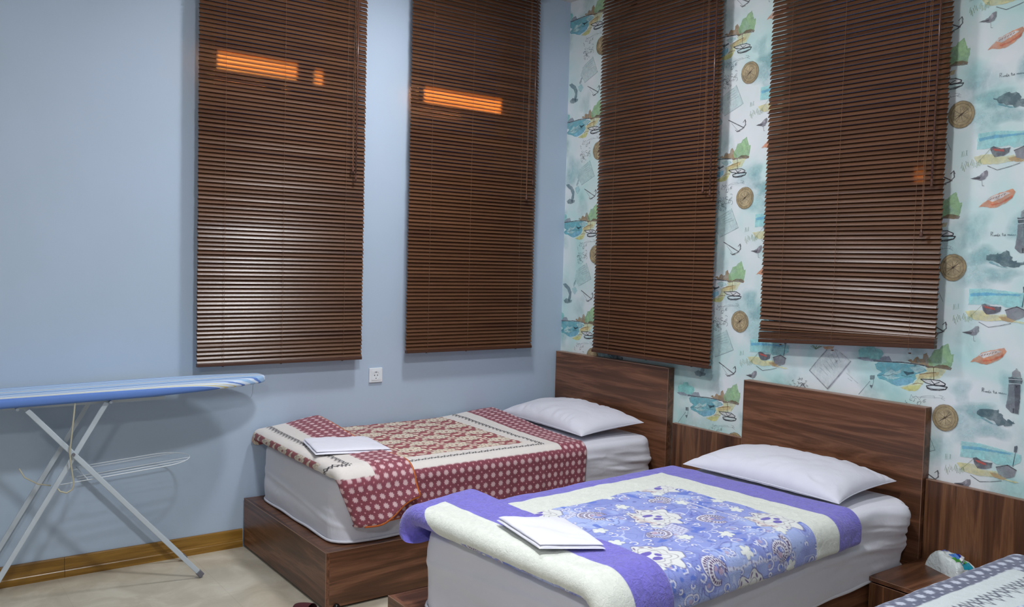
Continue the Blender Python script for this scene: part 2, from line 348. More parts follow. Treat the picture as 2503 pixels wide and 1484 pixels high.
# ------------------------------------------------------------------ wallpaper print
MOTIFS = [('B','9cc8cc',0.45,90,60,[-372,239]),
('B','a9d3d3',0.35,60,90,[-142,302]),
('B','a9d0d0',0.3,80,70,[-345,80]),
('P','6fb9b4',0.85,[-415,211,-419,247,-410,259,-381,263,-378,279,-344,282,-338,266,-318,263,-299,257,-295,241,-308,219,-341,210,-389,215]),
('P','7d8592',0.95,[-427,211,-405,219,-375,221,-356,215,-315,216,-301,231,-266,236,-252,214,-286,207,-326,205,-389,202]),
('P','4d9aa6',0.95,[-334,194,-315,204,-243,210,-144,211,-106,202,-89,192,-115,180,-142,169,-135,154,-151,132,-175,120,-223,107,-252,114,-274,124,-311,130,-323,145,-298,160,-324,172]),
('P','9fd0d8',0.9,[-297,146,-255,178,-234,169,-206,184,-209,167,-254,149,-225,146,-197,153,-239,135,-268,134]),
('P','6aa9c4',0.9,[-253,122,-204,143,-152,154,-151,132,-175,120,-223,107]),
('P','9fcfe0',0.8,[-171,196,-137,206,-106,200,-99,190,-136,176,-150,182]),
('L','2f6f80',0.9,3,[-319,141,-297,148,-268,147,-244,159,-226,156]),
('L','3a7f8f',0.9,3,[-205,157,-176,153,-159,158]),
('P','26404c',0.9,[-198,178,-170,174,-150,180,-148,172,-166,165,-180,158]),
('P','e3c98d',0.8,[-96,200,-53,213,-6,204,-18,186,-33,164,-67,156,-103,137,-119,113,-132,97,-166,92,-209,101,-181,114,-147,128,-134,149,-142,166,-115,174,-88,188]),
('P','e0ab72',0.75,[-125,169,-88,184,-35,192,-41,174,-100,157,-127,150]),
('P','e6c66a',0.7,[-202,102,-160,115,-113,125,-122,107,-139,96,-166,94]),
('L','8a6a44',0.9,4,[-122,172,-88,180,-51,188]),
('L','8a6a44',0.9,3,[-150,126,-127,132,-106,131]),
('P','8f7047',0.9,[-180,226,-163,234,-155,224,-146,242,-136,247,-125,239,-112,241,-109,260,-96,269,-85,250,-70,231,-63,212,-89,208,-103,214,-162,218]),
('P','7fa876',0.9,[-83,214,-91,239,-75,260,-63,286,-40,290,-31,304,-5,318,3,294,11,271,22,273,20,244,13,216,-36,215]),
('P','96bd8a',0.8,[-36,284,-8,312,0,290,7,268,17,265,12,237,-21,249]),
('P','6b563c',0.9,[-103,212,-63,212,-37,225,-7,224,17,215,12,204,-2,205,-52,208,-86,202]),
('L','39444f',0.9,6,[-341,207,-243,212,-207,215,-162,215,-103,212]),
('L','4a3d30',0.9,3,[-62,209,-58,152]),
('P','e9eef0',0.9,[-116,151,-73,155,-33,155,-8,144,-9,137,-48,131,-93,138]),
('L','30343c',0.9,5,[-116,151,-73,155,-33,155,-8,144,-9,137,-48,131,-93,138,-116,151]),
('L','30343c',0.9,4,[-70,151,-55,137,-33,148]),
('L','30343c',0.9,6,[-89,125,-55,134,1,131,-5,121,-31,113,-68,111,-85,116,-89,125]),
('L','30343c',0.9,4,[-85,119,-58,115,-11,121]),
('L','8b969c',0.7,2,[-161,57,-155,78,-148,68,-130,62]),
('L','8b969c',0.6,2,[-116,62,-110,76,-80,83,-53,85,-49,77]),
('L','8b969c',0.6,2,[-33,92,-13,89,-22,79,-6,73]),
('P','454f58',0.8,[-354,139,-332,142,-333,123,-353,120]),
('P','454f58',0.8,[-354,95,-339,96,-340,85,-345,78,-353,88]),
('L','454f58',0.9,2,[-336,123,-339,94]),
('L','77848c',0.9,3,[-354,112,-407,44]),
('L','5b5a60',0.9,6,[-129,417,-25,366]),
('L','5b5a60',0.9,6,[-20,406,-16,381,-34,363,-70,351]),
('L','6b6a70',0.9,2,[-109,399,-65,355]),
('L','5b5a60',0.9,4,[-33,395,-20,408,-14,395]),
('L','5b5a60',0.9,4,[-81,360,-70,350,-49,352]),
('P','a3bcbc',0.55,[-183,544,-87,596,-36,493,-158,443,-199,492]),
('L','7c8a90',0.6,3,[-87,596,-36,493,-158,443]),
('L','7c8a90',0.55,2,[-164,555,-104,582]),
('L','7c8a90',0.55,2,[-154,545,-96,570]),
('L','7c8a90',0.55,2,[-144,536,-87,558]),
('L','7c8a90',0.55,2,[-134,527,-78,546]),
('L','7c8a90',0.55,2,[-125,518,-69,535]),
('L','3c464e',0.8,2,[-150,53,-158,52,-164,56]),
('L','3c464e',0.8,2,[-94,53,-98,59,-96,65,-87,66]),
('L','3c464e',0.8,2,[-114,37,-121,37,-127,41,-126,46,-120,48]),
('L','3c464e',0.8,2,[-115,-2,-124,-2,-130,3,-129,9,-121,12,-113,9]),
('L','3c464e',0.8,2,[-149,9,-142,7,-139,2,-143,-3]),
('L','3c464e',0.8,2,[-140,-9,-143,-11,-149,-11,-152,-8,-151,-4]),
('L','3c464e',0.8,2,[-177,-19,-179,-12,-171,-7,-160,-9]),
('L','3c464e',0.8,2,[-94,51,-99,52,-102,56,-100,59,-94,60,-90,57,-90,53]),
('L','3c464e',0.8,2,[-82,-18,-81,-26,-89,-31]),
('L','3c464e',0.8,2,[-123,-5,-112,-4,-103,-9]),
('L','3c464e',0.8,2,[-169,24,-177,31,-175,40]),
('L','3c464e',0.8,2,[-110,-29,-110,-22,-104,-18,-95,-20]),
('L','3c464e',0.8,2,[-152,4,-156,1,-162,1,-167,5,-165,10,-159,11]),
('L','3c464e',0.8,2,[-124,45,-125,50,-120,53,-113,52,-110,48,-112,43]),
('L','3c464e',0.8,2,[-171,40,-177,41,-181,45,-180,50]),
('L','3c464e',0.8,2,[-139,60,-139,53,-145,49]),
('L','3c464e',0.8,2,[-101,-26,-109,-19,-107,-10,-95,-7,-84,-11,-81,-20]),
('L','3c464e',0.8,2,[-134,-22,-145,-27,-157,-25,-164,-16,-158,-9]),
('L','3c464e',0.8,2,[-84,0,-89,-1,-94,2,-93,6,-88,8,-83,7]),
('L','3c464e',0.8,2,[-171,-7,-166,-10,-165,-14,-170,-17,-176,-16,-179,-12]),
('L','3c464e',0.8,2,[-103,-5,-100,0,-92,1]),
('L','3c464e',0.8,2,[-113,40,-120,34,-131,35]),
('L','3c464e',0.8,2,[-105,-10,-102,-6,-96,-6,-92,-9,-92,-13,-97,-15]),
('L','3c464e',0.8,2,[-173,-23,-180,-16,-175,-8,-164,-7,-154,-12,-154,-20]),
('L','3c464e',0.8,2,[-99,22,-95,26,-89,25,-85,22,-86,18]),
('L','3c464e',0.8,2,[-113,-17,-117,-24,-127,-25,-136,-19,-135,-12]),
('L','3c464e',0.8,2,[-148,-32,-153,-31,-155,-28,-153,-25]),
('L','3c464e',0.8,2,[-155,-54,-154,-57,-156,-61,-162,-61,-166,-58]),
('L','3c464e',0.8,2,[-168,-44,-173,-39,-172,-34,-164,-32,-157,-35,-156,-40]),
('L','3c464e',0.8,2,[-140,-28,-146,-30,-151,-28,-154,-24,-150,-20,-144,-20]),
('L','3c464e',0.8,2,[-137,-38,-143,-41,-150,-39,-153,-34,-149,-30]),
('L','3c464e',0.8,2,[-139,-56,-138,-61,-143,-64]),
('L','3c464e',0.8,2,[-163,-45,-159,-48,-159,-53,-165,-55,-171,-53,-173,-48]),
('L','3c464e',0.8,2,[-148,-31,-143,-33,-143,-37,-146,-39,-151,-39,-154,-35,-153,-32]),
('L','3c464e',0.8,2,[-135,-38,-134,-42,-137,-44,-142,-44,-145,-41,-143,-37,-139,-36]),
('L','3c464e',0.8,2,[-132,-46,-127,-44,-122,-46,-121,-50,-124,-53,-130,-53]),
('L','8b969c',0.6,2,[-151,70,-96,74,-50,79,-5,83]),
('L','8b969c',0.6,2,[-160,55,-133,76,-104,49]),
('P','5d7780',0.9,[-313,-197,-285,-192,-246,-215,-225,-246,-229,-287,-247,-319,-259,-297,-249,-265,-265,-234,-294,-217]),
('P','4c626c',0.7,[-301,-304,-273,-289,-245,-297,-217,-300,-223,-314,-258,-324,-289,-320]),
('P','86b5ba',0.6,[-221,-223,-187,-209,-168,-235,-191,-262,-212,-250]),
('P','6b8890',0.6,[-211,-200,-195,-173,-182,-164,-189,-195,-204,-214]),
('P','6a6670',0.9,[51,370,74,376,88,381,104,397,117,401,121,395,120,379,111,364,94,359,70,366]),
('P','3f3d46',0.8,[51,370,75,374,93,374,89,365,70,366]),
('P','9a97a2',0.8,[95,388,105,394,109,382,100,373]),
('L','777079',0.9,2,[99,359,101,338,108,337]),
('P','d8764a',0.9,[91,249,104,264,117,273,135,291,179,308,223,320,232,308,220,283,199,265,160,246,132,247,109,253]),
('P','ecd9c4',0.85,[121,281,144,293,197,309,213,304,180,285,145,271]),
('P','c05a34',0.8,[136,263,172,266,207,286,224,296,220,283,181,264,146,255]),
('L','8a5a40',0.9,3,[135,278,141,284]),
('L','8a5a40',0.9,3,[146,282,151,288]),
('L','8a5a40',0.9,3,[157,286,162,291]),
('L','8a5a40',0.9,3,[167,289,172,295]),
('L','8a5a40',0.9,3,[178,293,183,299]),
('L','8a5a40',0.9,3,[189,297,194,303]),
('L','5f6a72',0.75,3,[146,132,146,148,153,147,152,141,147,140,154,132]),
('L','5f6a72',0.75,3,[157,135,160,132,162,135,164,132,165,136,169,132,170,137,173,132]),
('L','5f6a72',0.75,3,[174,142,174,131,177,131]),
('L','5f6a72',0.75,3,[178,134,181,137,179,133,183,132]),
('L','5f6a72',0.75,3,[191,144,193,133,196,134]),
('L','5f6a72',0.75,3,[189,139,195,140]),
('L','5f6a72',0.75,3,[199,134,202,138,204,134,200,132,199,134]),
('L','5f6a72',0.75,3,[211,134,213,138,215,134,218,138,220,133,222,137,225,133,227,138,230,133,234,137,236,133,240,136,243,134]),
('B','8fc3c6',0.7,90,45,[129,50]),
('B','a5d2d6',0.5,90,90,[96,-22]),
('B','8cc0c6',0.5,80,40,[197,-24]),
('B','9fcdd2',0.45,50,60,[60,122]),
('B','8cc4cc',0.5,50,80,[253,162]),
('P','37545f',0.85,[129,49,147,55,165,61,192,63,214,71,224,56,234,37,256,29,279,29,280,15,249,3,231,5,213,5,191,13,167,27,149,29,139,36]),
('P','4d8f9c',0.7,[149,29,191,11,222,2,196,4,168,13,145,22]),
('P','7fbfd3',0.85,[72,-87,148,-83,312,-99,309,-132,279,-150,217,-156,198,-145,124,-150,71,-153]),
('P','4d9ec0',0.8,[76,-106,140,-99,205,-101,281,-100,268,-108,205,-109,122,-114,79,-119]),
('P','c5b97f',0.8,[58,-181,96,-175,130,-174,154,-190,218,-184,247,-207,309,-212,292,-218,220,-208,156,-217,99,-214,74,-202]),
('P','a98556',0.7,[192,-195,228,-192,260,-206,247,-216,211,-210]),
('P','4a4852',0.95,[124,-150,138,-144,171,-155,203,-154,200,-174,177,-186,145,-188,132,-173]),
('P','b5483a',0.9,[131,-153,176,-160,182,-170,143,-163]),
('P','77767e',0.95,[218,-168,262,-151,296,-165,290,-192,260,-206,228,-196]),
('L','45444c',0.9,5,[218,-168,262,-151,296,-165]),
('L','3c4654',0.9,4,[289,-94,282,-152]),
('P','3c4654',0.9,[282,-70,295,-65,295,-93,282,-95]),
('L','7d8a60',0.9,2,[124,-155,97,-185,74,-210]),
('L','4b5157',0.9,3,[118,-222,157,-241,203,-231,243,-219]),
('L','8aa27a',0.7,3,[11,-224,14,-201]),
('L','8aa27a',0.7,3,[18,-234,17,-212]),
('L','8aa27a',0.7,3,[25,-239,20,-217]),
('L','8aa27a',0.7,3,[31,-228,25,-207]),
('L','8aa27a',0.7,3,[36,-217,29,-196]),
('L','8aa27a',0.7,3,[43,-221,37,-200]),
('L','8aa27a',0.7,3,[49,-214,55,-190]),
('L','8aa27a',0.7,3,[56,-217,60,-194]),
('L','8aa27a',0.7,3,[62,-225,64,-203]),
('L','8aa27a',0.7,3,[69,-223,73,-200]),
('L','8aa27a',0.7,3,[75,-226,77,-204]),
('L','8aa27a',0.7,3,[81,-218,82,-196]),
('L','8aa27a',0.7,3,[87,-220,87,-198]),
('L','8aa27a',0.7,3,[93,-214,87,-193]),
('L','8fae9c',0.5,3,[9,-178,12,-155]),
('L','8fae9c',0.5,3,[13,-177,12,-155]),
('L','8fae9c',0.5,3,[18,-176,11,-155]),
('L','8fae9c',0.5,3,[23,-175,18,-154]),
('L','8fae9c',0.5,3,[28,-174,32,-151]),
('L','8fae9c',0.5,3,[33,-173,29,-152]),
('P','63646e',0.9,[248,176,292,182,295,131,292,61,263,63,242,81,247,124]),
('P','4a4c58',0.6,[270,179,292,182,295,131,292,61,279,61]),
('P','3d3f4a',0.9,[245,204,297,207,300,196,298,183,249,181]),
('L','c9ced2',0.9,3,[247,196,299,199]),
('L','c9ced2',0.9,3,[248,180,299,182]),
('P','7b7a80',0.9,[258,206,259,227,274,239,289,230,294,207]),
('P','3d3f4a',0.9,[270,239,275,244,281,239]),
('P','2f323c',0.9,[274,173,281,174,279,164]),
('P','2f323c',0.9,[269,81,276,82,276,64,269,64]),
('P','b9c9cc',0.5,[434,-208,518,-105,573,-91,653,-140,537,-285]),
('L','7f858e',0.7,6,[434,-208,478,-152,525,-98]),
('L','7f7f8c',0.7,8,[653,-140,594,-215,537,-285]),
('L','7f858e',0.6,6,[434,-208,483,-244,537,-285]),
('L','9aa2a8',0.5,4,[593,-102,653,-140]),
('L','77838a',0.65,2,[490,-186,536,-220]),
('L','77838a',0.65,2,[506,-168,549,-205]),
('L','77838a',0.65,2,[522,-151,562,-191]),
('L','77838a',0.65,2,[538,-134,574,-176]),
('L','77838a',0.65,2,[553,-117,587,-162]),
('L','77838a',0.65,2,[569,-100,600,-148]),
('L','88929a',0.6,2,[633,-197,695,-238]),
('L','88929a',0.6,2,[641,-220,663,-232]),
('P','c08a4a',0.8,[500,-85,563,-77,554,-93,515,-98]),
('L','6f8a5c',0.8,3,[465,-101,435,-90]),
('L','6f8a5c',0.8,3,[469,-101,442,-85]),
('L','6f8a5c',0.8,3,[465,-101,449,-85]),
('L','6f8a5c',0.8,3,[461,-102,456,-90]),
('L','6f8a5c',0.8,3,[461,-102,463,-90]),
('L','6f8a5c',0.8,3,[462,-101,470,-81]),
('L','6f8a5c',0.8,3,[469,-101,477,-87]),
('L','6f8a5c',0.8,3,[463,-101,484,-84]),
('L','6f8a5c',0.8,3,[466,-101,491,-85]),
('L','6f8a5c',0.8,3,[463,-101,498,-85]),
('L','3d4650',0.8,3,[419,-280,430,-286,417,-286]),
('L','3d4650',0.8,3,[405,-277,395,-280,415,-272]),
('L','3d4650',0.8,3,[389,-291,392,-283,393,-286]),
('L','3d4650',0.8,3,[407,-279,403,-287,410,-276]),
('L','3d4650',0.8,3,[406,-289,416,-294,410,-292]),
('L','3d4650',0.8,3,[385,-277,397,-273,374,-282]),
('L','3d4650',0.8,3,[376,-279,378,-274,368,-272]),
('L','3d4650',0.8,3,[401,-290,406,-283,414,-294]),
('L','3d4650',0.8,3,[376,-257,385,-258,378,-248]),
('L','3d4650',0.8,3,[395,-256,394,-250,392,-263]),
('L','3d4650',0.8,3,[398,-287,393,-286,400,-278]),
('L','3d4650',0.8,3,[369,-297,376,-303,364,-301]),
('L','3d4650',0.8,3,[401,-282,400,-276,389,-290]),
('L','3d4650',0.8,3,[413,-263,419,-261,416,-269]),
('L','3d4650',0.8,3,[360,-284,354,-285,348,-281]),
('L','3d4650',0.8,3,[358,-296,349,-302,348,-306]),
('L','3d4650',0.8,3,[346,-264,338,-273,350,-271]),
('L','3d4650',0.8,3,[375,-262,371,-261,387,-254]),
('L','3d4650',0.8,3,[354,-294,344,-303,349,-296]),
('L','3d4650',0.8,3,[391,-291,380,-299,383,-296]),
('L','3d4650',0.8,3,[335,-293,326,-289,322,-292]),
('L','3d4650',0.8,3,[362,-298,364,-296,374,-291])]

def wallpaper():
    rnd = random.Random(11)
    V = []; F = []; CO = []
    def ink(col, g=1.5):
        c = [min(0.8, v * g + 0.01) for v in srgb(col)]; l = sum(c) / 3; return [0.84 * v + 0.16 * l for v in c]
    def inside(y, z):
        for a, b, z0, z1 in HOLES['B']:
            if a - 0.02 < y < b + 0.02 and z0 - 0.02 < z < z1 + 0.02: return True
        return False
    def emit(pts, cols, faces, oy, oz, k):
        cy = sum(p[0] for p in pts) / len(pts); cz = sum(p[1] for p in pts) / len(pts)
        y, z = oy - cy / 1000, oz + cz / 1000
        if inside(y, z) or z < 0.02 or z > ZC - 0.01: return
        if any(oy - p[0] / 1000 > -0.001 for p in pts): 
            pts = [(min(p[0], (oy + 0.001) * 1000), p[1]) if False else (max(p[0], (oy + 0.001) * 1000), p[1]) for p in pts]
        b = len(V)
        for p, c in zip(pts, cols):
            V.append((-0.0004 - 1.5e-5 * k, oy - p[0] / 1000, min(oz + p[1] / 1000, ZC - 0.002))); CO.append(c)
        for f in faces: F.append(tuple(b + i for i in f))
    def poly(pts, col, a, oy, oz, k, jit=1.2):
        q = []
        n = len(pts)
        for i in range(n):
            x0, y0 = pts[i]; x1, y1 = pts[(i + 1) % n]; d = math.hypot(x1 - x0, y1 - y0); s = max(1, int(d / 7)) if jit else 1
            for t in range(s):
                f = t / s; q.append((x0 + (x1 - x0) * f + rnd.uniform(-jit, jit), y0 + (y1 - y0) * f + rnd.uniform(-jit, jit)))
        if col == '37545f': q = [(x + rnd.uniform(-7, 7), y + rnd.uniform(-4, 6)) for x, y in q]
        c = (*ink(col), a * 0.93); emit(q, [c] * len(q), [tuple(range(len(q)))], oy, oz, k)
    def line(pts, col, w, a, oy, oz, k):
        c = (*ink(col, 1.15), a)
        for i in range(len(pts) - 1):
            x0, y0 = pts[i]; x1, y1 = pts[i + 1]; d = math.hypot(x1 - x0, y1 - y0)
            if d < 0.3: continue
            nx, ny = -(y1 - y0) / d * w / 2, (x1 - x0) / d * w / 2
            e = w * 0.25; ex, ey = (x1 - x0) / d * e, (y1 - y0) / d * e
            emit([(x0 + nx - ex, y0 + ny - ey), (x0 - nx - ex, y0 - ny - ey), (x1 - nx + ex, y1 - ny + ey), (x1 + nx + ex, y1 + ny + ey)], [c] * 4, [(0, 1, 2, 3)], oy, oz, k)
    def blob(cx, cz, rx, ry, col, a, oy, oz, k):
        n = 26; c = srgb(col); ph = rnd.uniform(0, 6)
        pts = [(cx, cz)]; cols = [(*c, a)]
        for ring, aa in ((0.55, a * 0.75), (1.0, 0.0)):
            for i in range(n):
                t = 2 * PI * i / n; r = ring * (1 + 0.18 * math.sin(3 * t + ph) + 0.1 * math.sin(5 * t + 2 * ph))
                pts.append((cx + rx * r * math.cos(t), cz + ry * r * math.sin(t))); cols.append((*c, aa))
        fs = [(0, 1 + i, 1 + (i + 1) % n) for i in range(n)] + [(1 + i, 1 + n + i, 1 + n + (i + 1) % n, 1 + (i + 1) % n) for i in range(n)]
        emit(pts, cols, fs, oy, oz, k)
    _poly = poly
    dull = {'8a7248': '6a583c', 'b79c62': '97835a', '8f774a': '6f5d3e', 'c4ac74': 'a2906a', 'ad935c': '8a784e', 'c9b27c': 'a89672'}
    def circ(r, sx=1, cx=0, cy=0, n=40): return [(cx + r * sx * math.cos(2 * PI * i / n), cy + r * math.sin(2 * PI * i / n)) for i in range(n)]
    def compass(oy, oz, k):
        def poly(pts, col, a, oy, oz, k, jit=1.2): _poly(pts, dull.get(col, col), a, oy, oz, k, jit)
        poly(circ(58, 0.97), '8a7248', 0.95, oy, oz, k, 0.6); poly(circ(55, 0.97), 'b79c62', 0.95, oy, oz, k + 1, 0.6)
        poly(circ(46, 0.97), '8f774a', 0.9, oy, oz, k + 2, 0.3); poly(circ(44, 0.97), 'c4ac74', 0.95, oy, oz, k + 3, 0.3)
        poly(circ(33, 0.97), 'ad935c', 0.7, oy, oz, k + 4, 0.3); poly(circ(31.5, 0.97), 'c9b27c', 0.9, oy, oz, k + 5, 0.3)
        for i in range(8):
            t = PI / 4 * i + 0.2; r = 36 if i % 2 else 28
            line([(0, 0), (r * math.cos(t), r * math.sin(t))], '6a5636', 1.6, 0.9, oy, oz, k + 6)
        c, s_ = math.cos(0.65), math.sin(0.65)
        poly([(-40 * c, -40 * s_), (3 * s_, -3 * c), (40 * c, 40 * s_), (-3 * s_, 3 * c)], '4a3a28', 0.95, oy, oz, k + 7, 0)
        poly(circ(5), '4a3a28', 0.95, oy, oz, k + 8, 0)
    cols = [(-0.32, 1.588, 0.650), (-1.47, 1.245, 0.6475), (-2.577, 0.912, 0.640), (-3.70, 0.57, 0.640), (-4.8, 0.87, 0.64)]
    for ci, (oy, zb, per) in enumerate(cols):
        for j in range(-4, 5):
            oz = zb + per * j
            if oz < -0.6 or oz > ZC + 0.5: continue
            for q in range(7):
                blob(rnd.uniform(-450, 650), rnd.uniform(-320, 320), rnd.uniform(50, 130), rnd.uniform(50, 120), rnd.choice(['9fcfd0', 'a8d6d8', '9ac9d0', 'b4dcd8']), rnd.uniform(0.18, 0.42), oy, oz, q)
            k = 8
            for mo in MOTIFS:
                c = mo[-1]; pts = [(c[i], c[i + 1]) for i in range(0, len(c), 2)]
                if mo[0] == 'P': poly(pts, mo[1], mo[2], oy, oz, k)
                elif mo[0] == 'L': line(pts, mo[1], mo[3] * 0.85, mo[2], oy, oz, k)
                else: blob(pts[0][0], pts[0][1], mo[3], mo[4], mo[1], mo[2], oy, oz, k)
                k += 1
            compass(oy, oz, k)
    me = bpy.data.meshes.new('wallpaper_print'); me.from_pydata(V, [], F); me.update()
    at = me.color_attributes.new('Ink', 'FLOAT_COLOR', 'POINT'); at.data.foreach_set('color', np.array(CO, dtype=np.float32).ravel())
    me.materials.append(INK); o = bpy.data.objects.new('wallpaper_print', me); COL.objects.link(o); o.parent = wall_right
    o['label'] = 'watercolour seaside print with compasses, boats, anchors and lighthouses'
wallpaper()

# ------------------------------------------------------------------ venetian blinds
PITCH_S, CHORD, TILT = 0.0209, 0.0262, math.radians(54)
def blind(w, u0, u1, zb, label, ladders, wand_u, wand_z, cord_u, cord_z, lift_clear=0.0, bunch=0, sag=0.0, seed=1):
    rnd = random.Random(seed)
    root = empty('venetian_blind', ((u0 + u1) / 2, 0, zb) if w == 'A' else (0, (u0 + u1) / 2, zb), 0, label, 'blind', 'dark wooden venetian blinds')
    uc = (u0 + u1) / 2; H = u1 - u0
    # local frame: (u, n, z): u along the wall, n out of the wall towards the room
    def T(u, n, z): return (u - uc, -n, z - zb) if w == 'A' else (-n, u - uc, z - zb)
    N0 = 0.070
    m = MB(); m.grid  # slats
    ztop = 3.165
    zs = []
    z = ztop
    zend = zb + 0.028 + bunch * 0.0062
    n = int((ztop - zend) / PITCH_S)
    for i in range(n + 1): zs.append((ztop - (ztop - zend) * i / n, ztop - (ztop - zend) * i / n, TILT + math.radians(rnd.gauss(0, 1.8))))
    if bunch:
        zl, zr = zb - sag, zb + sag * 1.2          # rail bottom at its two ends
        zs = [q for q in zs if q[0] > zr + 0.074]
        for a, b, c in ((0.099, 0.060, 53), (0.083, 0.054, 50), (0.067, 0.049, 38)): zs.append((zl + a, zr + b, math.radians(c)))
        for i in range(bunch):
            f = i / (bunch - 1); zs.append((zl + 0.052 - 0.031 * f, zr + 0.043 - 0.024 * f, math.radians(rnd.uniform(3, 12))))
    for iz, (zl, zr, ti) in enumerate(zs):
        prof = []
        K = 5
        ext = rnd.uniform(-0.0015, 0.0015)
        for side in (0, 1):
            for q in range(K):
                f = q / (K - 1) if side == 0 else 1 - q / (K - 1)
                a = (f - 0.5) * CHORD; c = 0.0007 * (1 - (2 * f - 1) ** 2) + (0.0012 if side == 0 else -0.0012)
                # f=0 window edge (high), f=1 room edge (low)
                prof.append((a * math.cos(ti) + c * math.sin(ti), -a * math.sin(ti) + c * math.cos(ti)))
        vs = []
        for uu, zz in ((u0, None), (u1, None)):
            left = (uu == u1) if w == 'B' else (uu == u0)     # left end as seen from the room
            z0 = zl if left else zr
            sg = sag * (1 if left else 0) if False else 0
            for pn, pz in prof: vs.append(T(uu + ext, N0 + pn, z0 + pz))
        k = 2 * K; fs = [(i, (i + 1) % k, k + (i + 1) % k, k + i) for i in range(k)] + [tuple(range(k)), tuple(range(2 * k - 1, k - 1, -1))]
        m.add(vs, fs)
    m.build('slats', SLAT, root)
    # bottom rail
    m = MB(); dz = sag
    vs = []
    for uu in (u0, u1):
        left = (uu == u1) if w == 'B' else (uu == u0)
        o = -dz if left else dz * 1.2
        for pn, pz in ((-0.013, 0.002), (-0.011, 0), (0.011, 0), (0.013, 0.002), (0.013, 0.014), (0.011, 0.016), (-0.011, 0.016), (-0.013, 0.014)):
            vs.append(T(uu, N0 + pn, zb + pz + o))
    m.add(vs, [(i, (i + 1) % 8, 8 + (i + 1) % 8, 8 + i) for i in range(8)] + [tuple(range(8)), tuple(range(15, 7, -1))])
    m.build('bottom_rail', RAIL, root)
    m = MB(); c = [T(u0, N0 - 0.03, ZC - 0.045), T(u1, N0 + 0.022, ZC - 0.002)]; m.box(c[0][0], c[1][0], c[0][1], c[1][1], c[0][2], c[1][2]); m.build('headrail', RAIL, root)
    for lu in ladders:
        m = MB()
        for nn in (N0 + 0.0135, N0 - 0.0135): m.tube([T(lu, nn, zb + 0.012), T(lu, nn, ZC - 0.04)], 0.0007, 5)
        for i in range(0, n): 
            zz = ztop - (ztop - zend) * i / n; m.tube([T(lu, N0 + 0.0135, zz - 0.013), T(lu, N0 - 0.0135, zz + 0.007)], 0.0005, 4)
        m.build('ladder_cord', CORD, root)
        m = MB(); m.lathe([(0.005, -0.004), (0.006, -0.002), (0.006, 0.001)], T(lu, N0, zb - (dz if lu > uc and w == 'B' else 0)), 10); m.build('cord_button', RAIL, root)
    # tilt wand and lift cord on the right-hand side
    m = MB(); m.tube([T(wand_u, N0 + 0.032, wand_z), T(wand_u, N0 + 0.032, ZC - 0.07)], 0.0042, 6)
    m.tube([T(wand_u, N0 + 0.032, ZC - 0.07), T(wand_u, N0 + 0.018, ZC - 0.03)], 0.002, 6)
    m.lathe([(0.003, 0), (0.0055, 0.004), (0.0055, 0.03), (0.0042, 0.034)], T(wand_u, N0 + 0.032, wand_z - 0.012), 8); m.build('tilt_wand', WAND, root, smooth=True)
    m = MB()
    for d in (-0.004, 0.004):
        m.tube([T(cord_u + d * 0.3, N0 + 0.028, cord_z + 0.02), T(cord_u + d, N0 + 0.028, cord_z + 0.4), T(cord_u + 0.010 + d, N0 + 0.024, ZC - 0.04)], 0.0011, 5)
    lc = m.build('lift_cord', CORD, root)
    m = MB(); m.lathe([(0.002, 0.022), (0.0045, 0.016), (0.007, 0.0), (0.0075, -0.010), (0.005, -0.013)], T(cord_u, N0 + 0.028, cord_z), 10); m.build('tassel', WAND, lc, smooth=True)
    return root
blind('A', *BLINDS[0][1:], 'dark wooden venetian blind on the blue wall above the ironing board, nearest the left edge', [-2.262, -1.958, -1.609], -1.562, 1.95, -1.578, 2.0, seed=1)
blind('A', *BLINDS[1][1:], 'dark wooden venetian blind on the blue wall above the maroon-quilted bed, beside the corner', [-1.075, -0.798, -0.426], -0.352, 2.02, -0.395, 1.925, seed=2)
blind('B', *BLINDS[2][1:], 'dark wooden venetian blind on the wallpapered wall nearest the room corner', [-0.549, -0.86, -1.208], -1.317, 1.912, -1.265, 1.935, seed=3)
blind('B', *BLINDS[3][1:], 'shorter dark wooden venetian blind with bunched bottom slats, above the middle headboard', [-1.779, -2.068, -2.443], -2.518, 1.90, -2.482, 1.69, bunch=9, sag=0.0235, seed=4)

